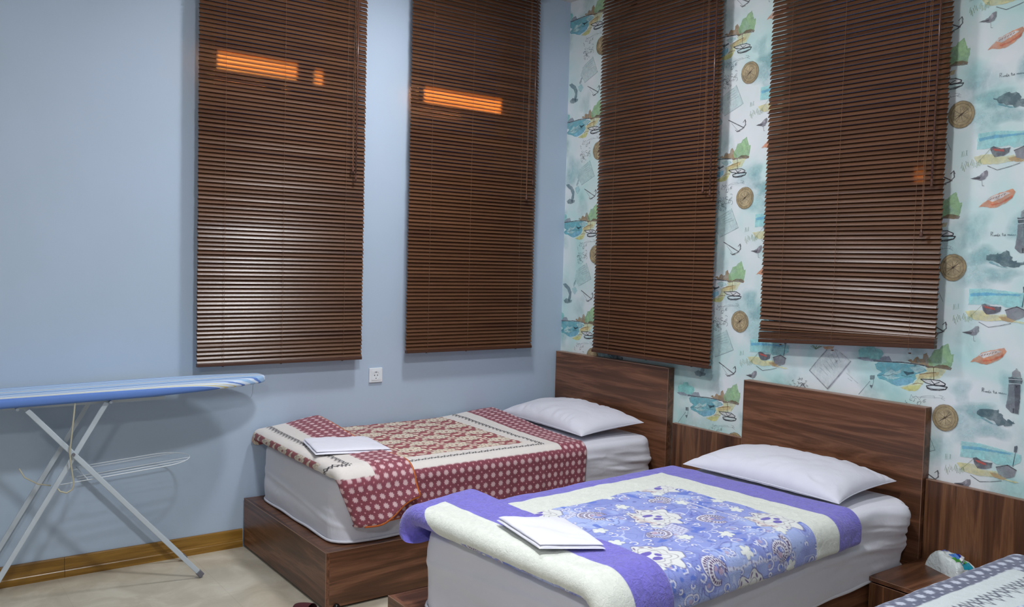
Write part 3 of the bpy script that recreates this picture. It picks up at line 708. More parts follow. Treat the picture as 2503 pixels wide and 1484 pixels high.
# ------------------------------------------------------------------ socket
def socket():
    r = empty('wall_socket', (-1.3695, 0, 0.860), 0, 'square white power socket on the blue wall between the two blinds', 'socket')
    P = simple('white_socket_plastic', 'dfe4e8', 0.35); DK = simple('socket_holes', '2a3034', 0.6)
    m = MB(); m.box(-0.0415, 0.0415, -0.011, 0, -0.0415, 0.0415); m.build('cover_frame', P, r, bevel=0.003)
    # inner square with round well
    m = MB(); n = 32; R = 0.0205; s = 0.028; y = -0.0135
    sq = []
    for k in range(n):
        a = 2 * PI * k / n; c, d = math.cos(a), math.sin(a); f = s / max(abs(c), abs(d)); sq.append((c * f, y, d * f))
    ci = [(R * math.cos(2 * PI * k / n), y, R * math.sin(2 * PI * k / n)) for k in range(n)]
    cb = [(R * 0.97 * p[0] / R, -0.0112, R * 0.97 * p[2] / R) for p in ci]
    bk = [(p[0], -0.0105, p[2]) for p in sq]
    vs = sq + ci + cb + bk; fs = []
    for k in range(n):
        j = (k + 1) % n; fs += [(k, j, n + j, n + k), (n + k, n + j, 2 * n + j, 2 * n + k), (3 * n + k, 3 * n + j, j, k)]
    fs.append(tuple(2 * n + k for k in range(n))); m.add(vs, fs); m.build('socket_insert', P, r, fix=False)
    for x in (-0.0095, 0.0095):
        m = MB(); m.lathe([(0.0027, -0.0126), (0.0027, -0.0110)], (x, 0, 0.0), 12, 'y'); m.build('pin_hole', DK, r)
    for z in (-0.0175, 0.0175):
        m = MB(); m.box(-0.003, 0.003, -0.0132, -0.011, z - 0.002, z + 0.002); m.build('earth_clip', simple('clip_metal', '8d9296', 0.3, Metallic=1.0), r)
socket()

# ------------------------------------------------------------------ numpy noise
def vnoise(x, y, seed=0):
    x = np.asarray(x, float); y = np.asarray(y, float)
    xi = np.floor(x).astype(np.int64); yi = np.floor(y).astype(np.int64); fx = x - xi; fy = y - yi
    def h(a, b):
        n = (a * 374761393 + b * 668265263 + seed * 1274126177) & 0xffffffff
        n = ((n ^ (n >> 13)) * 1274126177) & 0xffffffff
        return ((n ^ (n >> 16)) & 0xffff) / 65535.0
    sx = fx * fx * (3 - 2 * fx); sy = fy * fy * (3 - 2 * fy)
    return (h(xi, yi) * (1 - sx) + h(xi + 1, yi) * sx) * (1 - sy) + (h(xi, yi + 1) * (1 - sx) + h(xi + 1, yi + 1) * sx) * sy
def fb(x, y, seed=0, o=3):
    r = 0; a = 0.5
    for k in range(o): r = r + a * (vnoise(x * 2 ** k, y * 2 ** k, seed + k) - 0.5); a *= 0.5
    return r
def sstep(a, b, x): t = np.clip((x - a) / (b - a), 0, 1); return t * t * (3 - 2 * t)

# ------------------------------------------------------------------ beds
BT = 0.2577      # top of the bed box
def make_bed(loc, rz, y_lo, y_hi, head_lo, head_hi, label):
    """box bed with a tall headboard; local x runs from the wall (0) to the foot (negative)"""
    r = empty('bed', loc, rz, label, 'bed', 'walnut box beds')
    t = 0.018; xf = -2.127; h0 = 0.012
    m = MB(); m.box(-0.052, -0.006, head_lo, head_hi, 0.0, 0.948); m.build('headboard', WOOD_Y, r, fix=False)
    m = MB()
    for y in (head_lo, head_hi - 0.0022): m.box(-0.0535, -0.052, y, y + 0.0022, 0.0, 0.948)
    m.box(-0.0535, -0.052, head_lo, head_hi, 0.9458, 0.9495); m.box(-0.052, -0.006, head_lo, head_hi, 0.948, 0.9495); m.build('edge_band', EDGE, r, fix=False)
    m = MB(); m.box(xf, xf + t, y_lo, y_hi, h0, BT); m.build('foot_panel', WOOD_Y, r, fix=False)
    for a in (y_lo, y_hi - t):
        m = MB(); m.box(xf + t, -0.052, a, a + t, h0, BT - 0.0005); m.build('side_panel', WOOD_X, r, fix=False)
    m = MB(); m.box(xf + t, -0.052, y_lo + t, y_hi - t, BT - 0.03, BT - 0.001); m.build('platform', WOOD_X, r, fix=False)
    m = MB(); m.box(xf - 0.0008, xf, y_lo, y_hi, BT - 0.002, BT + 0.0006); m.box(xf, xf + 0.002, y_lo - 0.0008, y_hi, BT, BT + 0.0006)
    m.box(xf - 0.0008, xf + 0.002, y_lo - 0.0008, y_lo + 0.0012, h0, BT + 0.0006); m.box(xf, -0.06, y_lo - 0.0008, y_lo, BT - 0.002, BT + 0.0006); m.build('edge_band', EDGE, r, fix=False)
    m = MB(); m.box(xf + 0.05, -0.08, y_lo + 0.05, y_hi - 0.05, 0.0, 0.02); m.build('plinth', DARK, r, fix=False)
    for x in (xf + 0.03, -0.12):
        for y in ((y_lo - 0.006, y_hi - 0.02) if x < -1 else (y_lo + 0.03, y_hi - 0.03)):
            m = MB(); m.lathe([(0.010, 0.0), (0.015, 0.004), (0.0165, 0.012), (0.015, 0.020), (0.010, 0.026), (0.003, 0.029)], (x + 0.02, y, 0.0), 16); m.build('glide_foot', simple('black_glide', '15110f', 0.15), r, smooth=True)
    return r
make_bed((0, 0, 0), 0, -1.032, -0.0165, -1.024, -0.0185, 'walnut box bed against the blue wall, under the maroon quilt')
make_bed((0, 0, 0), 0, -2.508, -1.588, -2.519, -1.553, 'walnut box bed in the middle, under the purple quilt')
make_bed((0, 0, 0), 0, -4.13, -3.10, -4.10, -3.10, 'walnut box bed cut off at the lower right corner, under the navy quilt')

def rrect(x0, x1, y0, y1, R, n):
    """points round a rounded rectangle, n per side+corner, evenly by arclength"""
    pts = []
    def arc(cx, cy, a0):
        for k in range(9): a = a0 + PI / 2 * k / 8; pts.append((cx + R * math.cos(a), cy + R * math.sin(a)))
    arc(x1 - R, y1 - R, 0); arc(x0 + R, y1 - R, PI / 2); arc(x0 + R, y0 + R, PI); arc(x1 - R, y0 + R, 1.5 * PI)
    P = np.array(pts + [pts[0]]); d = np.r_[0, np.cumsum(np.hypot(*np.diff(P, axis=0).T))]
    s = np.linspace(0, d[-1], n, endpoint=False); return np.stack([np.interp(s, d, P[:, 0]), np.interp(s, d, P[:, 1])], 1)

def make_mattress(loc, rz, x0, x1, y0, y1, zt, label, seed, flare=0.0, wr=0.010):
    r = empty('mattress', loc, rz, label, 'mattress', 'mattresses in white sheets')
    n = 420; R = 0.10; zb = BT + 0.002 - loc[2]
    cx, cy = (x0 + x1) / 2, (y0 + y1) / 2
    levels = []   # (z, inset)
    H = zt - zb
    for z, i in ((0.0, 0.02), (0.004, 0.006), (0.015, 0.0)): levels.append((zb + z, i))
    for k in range(1, 44): levels.append((zb + 0.015 + (H - 0.05) * k / 44, -0.004 * math.sin(PI * k / 44)))
    for k in range(0, 9): a = PI / 2 * k / 8; levels.append((zt - 0.035 + 0.035 * math.sin(a), 0.035 * (1 - math.cos(a))))
    rings = []
    s = np.arange(n) / n * 2 * (x1 - x0 + y1 - y0)
    for z, i in levels:
        p = rrect(x0 + i, x1 - i, y0 + i, y1 - i, max(0.03, R - i), n)
        f = (z - zb) / H
        nrm = p - np.array([cx, cy]); 
        px, py = p[:, 0], p[:, 1]
        # outward direction per side
        dx = np.where(px < x0 + R, -1.0, np.where(px > x1 - R, 1.0, 0.0)); dy = np.where(py < y0 + R, -1.0, np.where(py > y1 - R, 1.0, 0.0))
        L = np.hypot(dx, dy); L[L == 0] = 1; dx /= L; dy /= L
        head = sstep(x1 - 0.75, x1 - 0.1, px)
        w = wr * fb(s * 2.2, np.full(n, f * 2.0), seed, 3) * 2
        w += head * 0.026 * fb(s * 3.0 + f * 4.0, np.full(n, f * 5 + 3), seed + 7, 3) * 2 * math.sin(PI * min(1, f * 1.02))
        # diagonal drag lines low on the sides
        w += 0.006 * np.sin((px * 7 + f * 5) * 2 + seed) * math.sin(PI * f) * 0.6
        for q0, am in ((0.30, 0.22), (0.62, 0.17)): w += 0.0055 * np.exp(-((f - q0 - am * np.sin(s * 1.7 + seed + q0 * 5)) / 0.045) ** 2) * (0.4 + 0.6 * vnoise(s * 2.5, np.full(n, q0 * 9), seed))
        fl = flare * np.exp(-((px - (x1 - 0.14)) / 0.10) ** 2) * (py < cy) * math.exp(-((f - 0.85) / 0.3) ** 2)
        zz = np.full(n, z)
        zz = zz + (0.003 * fb(s * 3, np.full(n, 0.3), seed + 3) if f < 0.05 else 0)
        rings.append(np.stack([px + dx * w, py + dy * (w + fl), zz], 1))
    base = rings[-1]
    for sc in (0.97, 0.9, 0.8, 0.65, 0.5, 0.35, 0.2, 0.08, 0.0):
        q = base.copy(); q[:, 0] = cx + (base[:, 0] - cx) * sc; q[:, 1] = cy + (base[:, 1] - cy) * sc
        q[:, 2] = zt + 0.004 * (1 - sc) + 0.006 * fb(q[:, 0] * 5, q[:, 1] * 5, seed + 9)
        rings.append(q)
    G = np.stack(rings, 0).transpose(1, 0, 2)
    m = MB(); m.grid(G, closed_u=True)
    b = len(m.v); m.f.append(tuple(k * len(rings) for k in range(n))); m.m.append(0)
    m.build('fitted_sheet', SHEET, r, smooth=True)
    m = MB(); p = rrect(x0 - 0.003, x1 + 0.003, y0 - 0.003, y1 + 0.003, R, 160)
    m.tube([(a, c, zb + 0.008 + 0.002 * math.sin(k * 0.7)) for k, (a, c) in enumerate(p)], 0.0065, 6, closed=True); m.build('hem', PIPING_W, r, smooth=True)
    return r
make_mattress((0, 0, 0), 0, -2.055, -0.09, -0.985, -0.05, 0.552, 'mattress in a white fitted sheet beneath the maroon quilt', 3)
TH2 = 0.065; O2 = (0, -2.05, 0)
make_mattress(O2, TH2, -2.06, -0.12, -0.442, 0.455, 0.556, 'mattress in a creased white sheet beneath the purple quilt', 12, flare=0.06, wr=0.014)
make_mattress((0, 0, 0), 0, -2.06, -0.09, -4.08, -3.14, 0.560, 'mattress under the navy dotted quilt at lower right', 21)

# ------------------------------------------------------------------ prints on the quilts
def mixc(c, col, a):
    a = np.clip(a, 0, 1)[..., None]; return c * (1 - a) + np.array(srgb(col)) * a
def dots_print(s, t, base, flower, small, pitch=0.045):
    c = np.broadcast_to(np.array(srgb(base)), s.shape + (3,)).copy()
    u = (s / pitch) % 1 - 0.5; v = (t / pitch) % 1 - 0.5
    r = np.hypot(u, v); th = np.arctan2(v, u); R = 0.27 + 0.045 * np.cos(8 * th)
    c = mixc(c, flower, sstep(R + 0.05, R - 0.05, r))
    u = (s / pitch + 0.5) % 1 - 0.5; v = (t / pitch + 0.5) % 1 - 0.5
    return mixc(c, small, sstep(0.13, 0.08, np.abs(u) + np.abs(v)))
def chain(along, across, half, pitch, lw):
    """zig-zag diamond chain mask; across is measured from the chain's axis"""
    ph = (along / pitch) % 1; tri = (np.abs(ph - 0.5) * 4 - 1) * half
    a = np.minimum(np.abs(across - tri), np.abs(across + tri * 0.55 + half * 0.3))
    k = (np.floor(along / pitch) % 2)
    return sstep(lw, lw * 0.5, a) * (np.abs(across) < half * 1.25)
def medallion_print(s, t, base, cream, line, px=0.27, py=0.21):
    c = np.broadcast_to(np.array(srgb(base)), s.shape + (3,)).copy()
    sc = 1.36; s = s / sc; t = t / sc; px = px / sc; py = py / sc
    for k in (0, 1):
        u = ((s / px + 0.5 * k) % 1 - 0.5) * px; v = ((t / py + 0.5 * k) % 1 - 0.5) * py
        r = np.hypot(u, v * 1.15); th = np.arctan2(v, u)
        R = (0.047 + 0.006 * np.cos(9 * th) + 0.003 * np.cos(5 * th + 1)) * (1.0 + 0.12 * np.cos(2 * th))
        c = mixc(c, cream, sstep(R + 0.0015, R - 0.0015, r)); c = mixc(c, line, 0.75 * sstep(0.0022, 0.001, np.abs(r - R)))
        for rr, kk, sh in ((0.036, 7, 0.5), (0.021, 5, 1.2)):
            R2 = rr + 0.005 * np.cos(kk * th + sh); c = mixc(c, line, 0.75 * sstep(0.0017, 0.0007, np.abs(r - R2)))
        pet = np.abs(((th / (2 * PI) * 9) % 1) - 0.5) * r * 0.7; c = mixc(c, line, 0.6 * sstep(0.0015, 0.0006, pet) * (r > 0.022) * (r < R))
        c = mixc(c, base, sstep(0.008, 0.006, np.hypot(u - 0.004, v + 0.006)))
        # curls round the medallion
        for a0, d0, rr in ((0.35, 0.066, 0.012), (2.8, 0.067, 0.011), (3.6, 0.064, 0.012), (5.8, 0.066, 0.011)):
            cu, cv = d0 * math.cos(a0), d0 * math.sin(a0) * 0.85; q = np.hypot(u - cu, v - cv); qa = np.arctan2(v - cv, u - cu)
            c = mixc(c, cream, sstep(0.0052, 0.0038, np.abs(q - rr)) * (np.cos(qa - a0 - 0.9) > -0.55))
        u2 = ((s / px + 0.5 * k + 0.5) % 1 - 0.5) * px; v2 = ((t / py + 0.5 * k) % 1 - 0.5) * py
        q = np.abs(u2) / 0.026 + np.abs(v2) / 0.011 + 0.12 * np.cos(10 * np.arctan2(v2, u2)); c = mixc(c, cream, sstep(1.08, 0.95, q))
    return c
def soft_band(d, a, w): return sstep(a - 0.0017, a + 0.0017, d) * sstep(a + w + 0.0017, a + w - 0.0017, d)
def print_maroon(s, t, d, head_t):
    """s: along the bed, t: across, d: distance from the nearest bound edge"""
    wd, wc = 0.19, 0.155
    c = dots_print(s, t, '87424f', 'd8b6b9', 'd89aa0')
    m = medallion_print(s, t, '96484d', 'dccdb8', '4a2c2a'); k = sstep(wd + wc - 0.001, wd + wc + 0.001, d); c = c * (1 - k[..., None]) + m * k[..., None]
    cream = soft_band(d, wd, wc); c = mixc(c, 'ddd6d0', cream)
    return c, cream
def print_navy(s, t, d, head_t):
    wd, wc = 0.19, 0.155
    c = dots_print(s, t, '575c76', 'c2c8d8', 'c2c8d8', 0.05)
    m = medallion_print(s, t, '93a5c9', 'ccd3df', '5a6a90'); k = (d > wd + wc); c = np.where(k[..., None], m, c)
    cream = soft_band(d, wd, wc); c = mixc(c, 'cdd6d8', cream)
    return c, cream
def print_purple(s, t, d):
    wd, wc = 0.187, 0.155
    n = fb(s * 9, t * 9, 5, 3)
    c = np.broadcast_to(np.array(srgb('7168c6')), s.shape + (3,)).copy()
    g = np.broadcast_to(np.array(srgb('8a97d8')), s.shape + (3,)).copy()
    g = mixc(g, '7d8ad0', sstep(0.02, 0.10, fb(s * 7, t * 5, 31))); g = mixc(g, 'a3b4e6', sstep(0.05, 0.12, fb(s * 6 + 9, t * 6, 37)))
    ws = s + 0.035 * fb(s * 14, t * 14, 41); wt = t + 0.035 * fb(s * 14 + 7, t * 14, 43)
    # swirling outlines and white ribbons
    f = fb(ws * 13, wt * 13, 51, 2); g = mixc(g, '4e58ae', 0.8 * sstep(0.012, 0.004, np.abs(f - 0.05)))
    g = mixc(g, 'c9d2f0', 0.85 * sstep(0.012, 0.005, np.abs(f + 0.06)))
    f2 = fb(ws * 20 + 5, wt * 20, 61, 2); g = mixc(g, '5560b4', 0.7 * sstep(0.010, 0.004, np.abs(f2 - 0.02))); g = mixc(g, '4468cc', 0.85 * sstep(0.17, 0.19, f2))
    ribbon = 0.7 * sstep(0.020, 0.013, np.abs(fb(ws * 5 + 3, wt * 5, 71, 1))) * (fb(s * 5, t * 5, 77, 1) > 0.06)
    g = mixc(g, 'e2e2ee', ribbon)
    du = (s * 60) % 1 - 0.5; dv = (t * 60 + np.floor(s * 60) * 0.5) % 1 - 0.5; g = mixc(g, '6a5a98', ribbon * sstep(0.34, 0.22, np.hypot(du, dv)))
    for cell, sd, rr in ((0.115, 3, 0.026), (0.085, 17, 0.017), (0.06, 29, 0.010)):
        ci, cj = np.floor(s / cell), np.floor(t / cell)
        jx = vnoise(ci, cj, sd) * 0.6 + 0.2; jy = vnoise(ci + 50, cj, sd) * 0.6 + 0.2; kk = vnoise(ci, cj + 70, sd)
        u = s - (ci + jx) * cell; v = t - (cj + jy) * cell; q = np.hypot(u, v * 1.2); th = np.arctan2(v, u) + kk * 6.28
        R = rr * (0.8 + 0.25 * np.cos(th)); on = kk > 0.35
        g = mixc(g, '5560b0', 0.9 * on * sstep(0.0065, 0.005, np.abs(q - R)) * (np.cos(th - 1) > -0.7)); g = mixc(g, 'e0e2f2', 0.95 * on * sstep(0.0042, 0.003, np.abs(q - R)) * (np.cos(th - 1) > -0.65))
        g = mixc(g, 'b9a0bc' if sd == 3 else '4a6fd0', 0.8 * on * sstep(rr * 0.4, rr * 0.3, q))
    # paisley crescents, stars and small flowers on a staggered lattice
    A, B = 0.335, 0.285
    for k in (0, 1):
        u0 = (((s - 0.745) / (2 * A) + 0.5 * k) % 1 - 0.5) * 2 * A; v0 = (((t - 0.55) / (2 * B) + 0.5 * k) % 1 - 0.5) * 2 * B
        for (cu, cv, rr, ph) in ((0.16, 0.13, 0.05, 0.3), (-0.17, 0.12, 0.045, 2.0), (0.15, -0.13, 0.05, 4.0), (-0.15, -0.14, 0.045, 1.0)):
            u = u0 - cu; v = v0 - cv; q = np.hypot(u, v * 1.1); th = np.arctan2(v, u)
            R = rr * (0.75 + 0.25 * np.cos(th - ph)); wdt = 0.013 * (0.4 + 0.6 * (0.5 + 0.5 * np.cos(th - ph)))
            msk = sstep(wdt + 0.0015, wdt - 0.0015, np.abs(q - R)) * (np.cos(th - ph - 0.7) > -0.75)
            g = mixc(g, '4b4f9c', sstep(wdt + 0.005, wdt + 0.002, np.abs(q - R)) * (np.cos(th - ph - 0.7) > -0.8)); g = mixc(g, 'e6e4ec', msk)
            g = mixc(g, '53386e', msk * sstep(0.45, 0.30, np.hypot(((th * 4.0) % 1 - 0.5), (q - R) / 0.02)))
            g = mixc(g, 'b79ab4', sstep(0.013, 0.009, q))
        for (cu, cv) in ((0.0, 0.165), (0.29, 0.0), (0.10, -0.22), (-0.26, 0.21)):
            u = u0 - cu; v = v0 - cv; q = np.hypot(u, v); th = np.arctan2(v, u); R = 0.017 + 0.014 * np.abs(np.cos(2.5 * th)); g = mixc(g, 'e3e6e0', sstep(R + 0.002, R - 0.002, q)); g = mixc(g, '5a62a8', 0.7 * sstep(0.0022, 0.001, np.abs(q - R)))
        q = np.hypot(u0, v0 * 1.0); th = np.arctan2(v0, u0); R = 0.094 + 0.010 * np.cos(7 * th) + 0.006 * np.cos(11 * th + 1)
        g = mixc(g, '6c6a9c', sstep(R + 0.006, R + 0.003, q)); g = mixc(g, 'dfe0de', sstep(R + 0.0015, R - 0.0015, q))
        g = mixc(g, '8d8a94', 0.8 * sstep(0.003, 0.0012, np.abs(q - 0.066 - 0.010 * np.cos(6 * th + 2)))); g = mixc(g, '8d8a94', 0.8 * sstep(0.003, 0.0012, np.abs(q - 0.045 - 0.010 * np.cos(5 * th))))
        rimd = sstep(0.35, 0.2, np.hypot((th * 2.9) % 1 - 0.5, (q - R + 0.012) / 0.02)); g = mixc(g, '6a4f86', rimd * (q < R) * (np.sin(th + 1) > -0.2))
        for (cu, cv, r1, r2) in ((0.012, 0.026, 0.026, 0.013), (0.008, -0.022, 0.020, 0.014), (-0.018, 0.0, 0.012, 0.012)):
            qq = ((u0 - cu) / r1) ** 2 + ((v0 - cv) / r2) ** 2 + 0.5 * fb(s * 60, t * 60, 81); g = mixc(g, '6354b4', sstep(1.15, 0.9, qq))
        g = mixc(g, 'c9a7a0', 0.5 * sstep(0.02, 0.0, np.abs(q - 0.075)) * (np.cos(th) > 0.7))
    k = (d > wd + wc); c = np.where(k[..., None], g, c)
    cream = soft_band(d, wd, wc); c = mixc(c, 'dde0d6', cream)
    al = np.where(d < wd, 1.0, np.where(cream > 0.5, 0.45, 0.15))
    return c, cream, al

# ------------------------------------------------------------------ quilts
def lateral(t, yr, yl, zt, r, hangR, hangL):
    """cross-section across the bed; t=0 at the near hem. returns y, z, ny, nz"""
    a = max(hangR - r, 0.0); q = r * PI / 2; b = (yl - r if hangL > 0 else yl) - (yr + r)
    t = np.asarray(t, float); y = np.empty_like(t); z = np.empty_like(t); ny = np.empty_like(t); nz = np.empty_like(t)
    k = t < a; y[k] = yr; z[k] = zt - r - (a - t[k]); ny[k] = -1; nz[k] = 0
    k = (t >= a) & (t < a + q); th = (t[k] - a) / r; y[k] = yr + r - r * np.cos(th); z[k] = zt - r + r * np.sin(th); ny[k] = -np.cos(th); nz[k] = np.sin(th)
    k = (t >= a + q) & (t < a + q + b); y[k] = yr + r + t[k] - a - q; z[k] = zt; ny[k] = 0; nz[k] = 1
    k = (t >= a + q + b); 
    if hangL > 0:
        th = np.clip((t[k] - a - q - b) / r, 0, PI / 2); ex = np.clip(t[k] - a - 2 * q - b, 0, 9)
        y[k] = yl - r + r * np.sin(th); z[k] = zt - r + r * np.cos(th) - ex; ny[k] = np.sin(th); nz[k] = np.cos(th)
    else:
        y[k] = yl; z[k] = zt; ny[k] = 0; nz[k] = 1
    T = a + q + b + ((q + max(hangL - r, 0)) if hangL > 0 else 0)
    return y, z, ny, nz, T

def make_quilt(loc, rz, cfg, label, printer, mat, piping=None, seed=1, res=0.0023):
    r = empty('quilt', loc, rz, label, 'quilt', None)
    yr, yl, zt, th = cfg['yr'], cfg['yl'], cfg['zt'], cfg['th']; xh, xf, xe = cfg['xh'], cfg['xf'], cfg['xe']
    hR, hL = cfg['hangR'], cfg['hangL']; rad = 0.035
    T = lateral(np.array([0.0]), yr, yl, zt, rad, hR, hL)[4]
    ts = np.linspace(0, T, int(T / res))
    hemR = cfg.get('hemR', 0.0)     # how much of the border is tucked away on the near side
    hemL = cfg.get('hemL', 0.0)
    crest = hR + 0.03
    def surf(x, hgt, tt, so, kind):
        """x, hgt: arrays along; kind A base layer / B flap"""
        X, Tt = np.meshgrid(x, tt, indexing='ij'); Hh = np.meshgrid(hgt, tt, indexing='ij')[0]; S = np.meshgrid(so, tt, indexing='ij')[0]
        hang = np.clip(1 - Tt / crest, 0, 1)
        lat = Tt
        if kind == 'B' and cfg.get('cut'):
            f = sstep(0.10, 1.0, (X - xf) / (xe - xf)); lat = Tt + cfg['cut'] * f * hang
        y, z, ny, nz, _ = lateral(lat.ravel(), yr, yl, zt, rad, hR, hL); y, z, ny, nz = (q.reshape(X.shape) for q in (y, z, ny, nz))
        e = np.minimum(Tt, T - Tt); e0 = th * 0.75
        curl = np.where(e < e0, 1 - np.sqrt(np.clip(1 - (1 - e / e0) ** 2, 0, 1)), 0.0)
        w = cfg.get('wav', 0.004)
        wave = w * 2 * fb(X * 5, Tt * 5, seed, 3) + w * 1.2 * fb(X * 16, Tt * 14, seed + 5, 2)
        fold = hang * 0.030 * (fb(X * 9 + 4, Tt * 1.5, seed + 8, 2)) * (1 if hR > 0.12 else 0.4)
        Hh = Hh - curl * th * 0.98 + np.abs(wave) + fold + hang * 0.006
        if kind == 'B' and cfg.get('mouth'):
            Hh = Hh + cfg['mouth'] * hang ** 1.5 * sstep(0.0, 0.35, (X - xf) / (xe - xf)) 
        # the head end rides up on the wall side
        P = np.stack([X, y + ny * Hh, z + nz * Hh], -1)
        if cfg.get('headlift'): P[..., 2] += cfg['headlift'] * sstep(0.45, 0.0, xh - X) * sstep(0.35 * T, T, Tt)
        if cfg.get('flaplift') and kind == 'B': P[..., 2] += cfg['flaplift'] * sstep(0.45 * T, T, Tt) * sstep(xf - 0.02, xe, X)
        if cfg.get('slant'): P[..., 0] += cfg['slant'] * hang * sstep(xf + 0.6, xf, X) * np.where(kind == 'B', 1.0 - 0.5 * np.clip((X - xf) / (xe - xf), 0, 1), 1.0)
        if cfg.get('skew'): 
            P[..., 0] += cfg['skew'] * (Tt / T - 0.5) * (sstep(0.4, 0.0, xh - X) if kind == 'A' else 0)
        cum = np.concatenate([np.zeros((len(x), 1)), np.cumsum(np.linalg.norm(np.diff(P, axis=1), axis=2), axis=1)], 1)
        kn = np.ones(31) / 31; pad = np.pad(cum, ((15, 15), (0, 0)), mode='edge'); cs = np.cumsum(np.vstack([np.zeros((1, pad.shape[1])), pad]), 0); cum = (cs[31:] - cs[:-31]) / 31
        return P, X, cum + lat[:, :1], S
    V = []; F = []; CO = []; AL = []
    def push(P, c, al):
        a, b = P.shape[:2]; base = sum(len(v) for v in V)
        V.append(P.reshape(-1, 3)); CO.append(c.reshape(-1, 3)); AL.append(al.reshape(-1))
        i, j = np.meshgrid(np.arange(a - 1), np.arange(b - 1), indexing='ij'); i = i.ravel(); j = j.ravel()
        F.append(np.stack([base + i * b + j, base + (i + 1) * b + j, base + (i + 1) * b + j + 1, base + i * b + j + 1], 1))
    def paint(S, Tt, dE, kind='A'):
        tl = Tt + hemR; tr = (Tt[:, -1:] - Tt) + hemL
        d = np.minimum(dE, np.minimum(tl, tr))
        if kind == 'B' and printer == 'maroon': d = d * 0.93
        if kind == 'B' and printer == 'purple': d = np.minimum(dE, np.minimum(tl, tr - 0.045))
        if printer == 'purple':
            c, cream, al = print_purple(S, Tt, d)
        else:
            c, cream = (print_maroon if printer == 'maroon' else print_navy)(S, Tt, d, None)
            al = np.full(S.shape, 0.6)
            wd = 0.19; ax = wd + 0.085
            along = np.where(dE <= np.minimum(tl, tr), Tt, S)
            k = chain(along, d - ax, 0.016 if printer == 'maroon' else 0.030, 0.036 if printer == 'maroon' else 0.05, 0.0065 if printer == 'maroon' else 0.008)
            c = mixc(c, '2e2a30' if printer == 'maroon' else '454a60', k * cream)
            al = np.where(cream > 0.5, 0.3, al)
        return c, al
    # base layer, from the head edge to the fold
    L = xh - xf; n = int(L / res); s = np.linspace(0, L, n); e0 = th * 0.8
    hg = np.where(s < e0, th * np.sqrt(np.clip(1 - (1 - s / e0) ** 2, 0, 1)), th)
    x = xh - s; P, X, Tt, S = surf(x, hg, ts, s, 'A'); c, al = paint(S, Tt, S); push(P, c, al)
    edgesA = P
    # outer fold and flap
    gap = cfg.get('gap', 0.004); R = (2 * th + gap) / 2; arc = PI * R
    x_in = 0.10; seglen = [x_in, arc, xe - xf]
    tot = sum(seglen); q = np.linspace(0, tot, int(tot / res))
    xb = np.where(q < x_in, xf + x_in - q, np.where(q < x_in + arc, xf - 1.15 * R * np.sin(np.clip((q - x_in) / R, 0, PI)), xf + (q - x_in - arc)))
    hb = np.where(q < x_in, 0.0, np.where(q < x_in + arc, R - R * np.cos(np.clip((q - x_in) / R, 0, PI)), 2 * R))
    dE = tot - q; hb = np.where(dE < e0, hb - th * (1 - np.sqrt(np.clip(1 - (1 - dE / e0) ** 2, 0, 1))), hb)
    P, X, Tt, S = surf(xb, hb, ts, L + 0.3 + q, 'B'); D = np.meshgrid(dE, ts, indexing='ij')[0]
    c, al = paint(S, Tt, D, 'B'); push(P, c, al)
    # underside of the flap
    k = q > x_in + arc; P2, X2, T2, S2 = surf(xb[k][::3], np.full(k.sum(), 2 * R - th)[::3], ts[::3], (L + q[k])[::3], 'B'); P2b = P2
    c2, al2 = paint(S2, T2, np.meshgrid(dE[k][::3], ts[::3], indexing='ij')[0]); push(P2, c2, al2)
    V_ = np.concatenate(V); F_ = np.concatenate(F); C_ = np.concatenate([np.concatenate(CO), np.concatenate(AL)[:, None]], 1)
    me = bpy.data.meshes.new('quilt_cover'); me.vertices.add(len(V_)); me.vertices.foreach_set('co', V_.astype(np.float32).ravel())
    me.loops.add(len(F_) * 4); me.loops.foreach_set('vertex_index', F_.astype(np.int32).ravel())
    me.polygons.add(len(F_)); me.polygons.foreach_set('loop_start', np.arange(0, len(F_) * 4, 4, dtype=np.int32)); me.polygons.foreach_set('loop_total', np.full(len(F_), 4, dtype=np.int32))
    me.update(calc_edges=True); me.validate()
    me.polygons.foreach_set('use_smooth', [True] * len(me.polygons))
    at = me.color_attributes.new('Print', 'FLOAT_COLOR', 'POINT'); at.data.foreach_set('color', C_.astype(np.float32).ravel())
    me.materials.append(mat); o = bpy.data.objects.new('quilt_cover', me); COL.objects.link(o); o.parent = r
    if piping:
        m = MB(); A = edgesA; st = 4
        m.tube([tuple(p) for p in A[::st, 1]], 0.0055, 6)                # near hem of the base layer
        m.tube([tuple(p) for p in A[0, ::st]], 0.003, 6)
        m.build('binding', piping, r, smooth=True)
        kk = np.where(k)[0]
        m = MB(); pts = [tuple(p) for p in P[kk[0]::st, 2]] + [tuple(p) for p in P[-3, 2::st]]
        m.tube(pts, 0.0062, 6); m.build('binding', piping, r, smooth=True)
    return r

